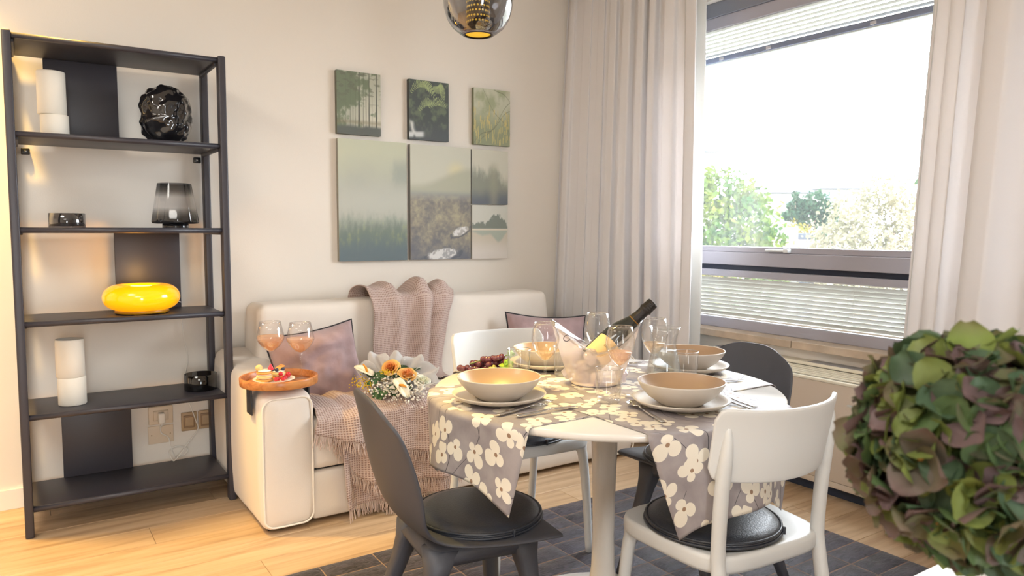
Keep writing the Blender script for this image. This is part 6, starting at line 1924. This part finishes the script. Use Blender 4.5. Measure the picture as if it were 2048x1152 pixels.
def petal_mat():
    m, nt, N, L = new_mat('hydrangea_petal')
    b = N['Principled BSDF']; b.inputs['Roughness'].default_value = 0.55; b.inputs['Specular IOR Level'].default_value = 0.3
    oi = N.new('ShaderNodeObjectInfo')
    crp = N.new('ShaderNodeValToRGB'); el = crp.color_ramp.elements
    el[0].position = 0.0; el[0].color = lin((66, 94, 60)); el[1].position = 1.0; el[1].color = lin((116, 132, 60))
    for p, c in ((0.2, (88, 112, 70)), (0.38, (104, 88, 84)), (0.52, (98, 92, 84)), (0.66, (112, 124, 70)), (0.80, (96, 74, 84)), (0.9, (110, 130, 60))):
        e = el.new(p); e.color = lin(c)
    L.new(oi.outputs['Random'], crp.inputs[0])
    uv = N.new('ShaderNodeUVMap'); uv.uv_map = 'UVMap'; sp_ = N.new('ShaderNodeSeparateXYZ'); L.new(uv.outputs[0], sp_.inputs[0])
    mr = N.new('ShaderNodeMapRange'); mr.inputs['From Min'].default_value = 0.55; mr.inputs['From Max'].default_value = 1.0; mr.inputs['To Min'].default_value = 0.0; mr.inputs['To Max'].default_value = 0.45
    L.new(sp_.outputs[1], mr.inputs['Value'])
    mx = N.new('ShaderNodeMix'); mx.data_type = 'RGBA'; L.new(mr.outputs[0], mx.inputs[0]); L.new(crp.outputs[0], mx.inputs[6]); mx.inputs[7].default_value = lin((112, 74, 84))
    # pale veins
    wv = N.new('ShaderNodeTexWave'); wv.inputs['Scale'].default_value = 9; wv.inputs['Distortion'].default_value = 2; L.new(uv.outputs[0], wv.inputs['Vector'])
    mx2 = N.new('ShaderNodeMix'); mx2.data_type = 'RGBA'; m3 = N.new('ShaderNodeMath'); m3.operation = 'MULTIPLY'; m3.inputs[1].default_value = 0.06
    L.new(wv.outputs['Fac'], m3.inputs[0]); L.new(m3.outputs[0], mx2.inputs[0]); L.new(mx.outputs[2], mx2.inputs[6]); mx2.inputs[7].default_value = lin((160, 170, 96))
    L.new(mx2.outputs[2], b.inputs['Base Color'])
    tl = N.new('ShaderNodeBsdfTranslucent'); L.new(mx2.outputs[2], tl.inputs['Color'])
    ms = N.new('ShaderNodeMixShader'); ms.inputs[0].default_value = 0.3; L.new(b.outputs[0], ms.inputs[1]); L.new(tl.outputs[0], ms.inputs[2])
    L.new(ms.outputs[0], N['Material Output'].inputs['Surface'])
    return m
pm2 = petal_mat()
rh = np.random.default_rng(21)
def petal_mesh(seed, nn):
    r = np.random.default_rng(seed)
    c1, c2 = r.uniform(0.15, 0.5), r.uniform(-0.2, 0.4)
    def f(u, v):
        s = 2 * u - 1
        wv = 0.0165 * (math.sin(pi * min(1, 0.06 + 0.90 * v ** 0.85)) ** 0.62) * s
        return (wv, 0.031 * v, 0.010 * c1 * s * s + 0.010 * c2 * v * v + 0.0015 * math.sin(7 * v + seed) * s, (u, v))
    V, F, UV = grid_vf(f, *nn)
    return mesh(V, F, True, UV)
petals = [petal_mesh(k, (10, 11)) for k in range(6)]
core_me = mesh(*sphere_vf(0.066, 24, 16))
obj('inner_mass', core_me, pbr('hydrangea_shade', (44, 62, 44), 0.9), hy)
obj('stem', mesh(*tube_vf([(0, 0, -0.31), (0, 0, -0.05)], 0.004, 8)), pbr('hydrangea_stem', (92, 112, 62), 0.7), hy)
eye_me = mesh(*sphere_vf(0.0026, 8, 6)); eye_m = pbr('floret_eye', (196, 134, 62), 0.6)
NF = 74
for k in range(NF):
    z = 1 - 2 * (k + 0.5) / NF
    a = k * 2.39996
    rr = math.sqrt(1 - z * z)
    n_ = Vector((rr * math.cos(a), rr * math.sin(a), z))
    n_ = (n_ + Vector(rh.normal(size=3)) * 0.10).normalized()
    c = n_ * (0.074 + rh.uniform(-0.006, 0.010))
    q = n_.to_track_quat('Z', 'Y') @ Euler((0, 0, rh.uniform(0, 6))).to_quaternion()
    obj('floret_eye', eye_me, eye_m, hy, c + n_ * 0.004)
    for j in range(4):
        up = rh.uniform(0.15, 0.75)
        e = (Matrix.Translation(c) @ q.to_matrix().to_4x4() @ Matrix.Rotation(j * pi / 2 + rh.normal() * 0.12, 4, 'Z') @ Matrix.Rotation(up, 4, 'X') @ Matrix.Rotation(rh.normal() * 0.25, 4, 'Y') @ Matrix.Scale(rh.uniform(0.82, 1.05), 4))
        o = obj('petal', petals[(k + j) % 6], pm2, hy)
        o.matrix_local = e

# further petals packed between the outer ones
pv = [([tuple(v.co) for v in m_.vertices], [tuple(f.vertices) for f in m_.polygons]) for m_ in [petal_mesh(k, (6, 6)) for k in range(6)]]
packs = [MB() for _ in range(4)]
for k in range(640):
    z = 1 - 2 * (k + 0.5) / 640
    a = k * 2.39996 + 1
    rr = math.sqrt(1 - z * z); n_ = Vector((rr * math.cos(a), rr * math.sin(a), z))
    q = n_.to_track_quat('Z', 'Y') @ Euler((0, 0, rh.uniform(0, 6))).to_quaternion()
    packs[int(rh.integers(0, 4))].add(pv[k % 6], Matrix.Translation(n_ * rh.uniform(0.070, 0.081)) @ q.to_matrix().to_4x4() @ Matrix.Rotation(rh.uniform(0.1, 0.7), 4, 'X') @ Matrix.Scale(rh.uniform(0.8, 1.05), 4))
for pk, c in zip(packs, ((82, 104, 64), (104, 84, 84), (70, 92, 66), (112, 124, 62))):
    o = obj('inner_petals', pk.mesh(), pbr('hydrangea_inner', c, 0.55, var=0.25, vscale=35, trans=0.25), hy); o['kind'] = 'stuff'
hy.scale = (0.94, 0.94, 0.94)
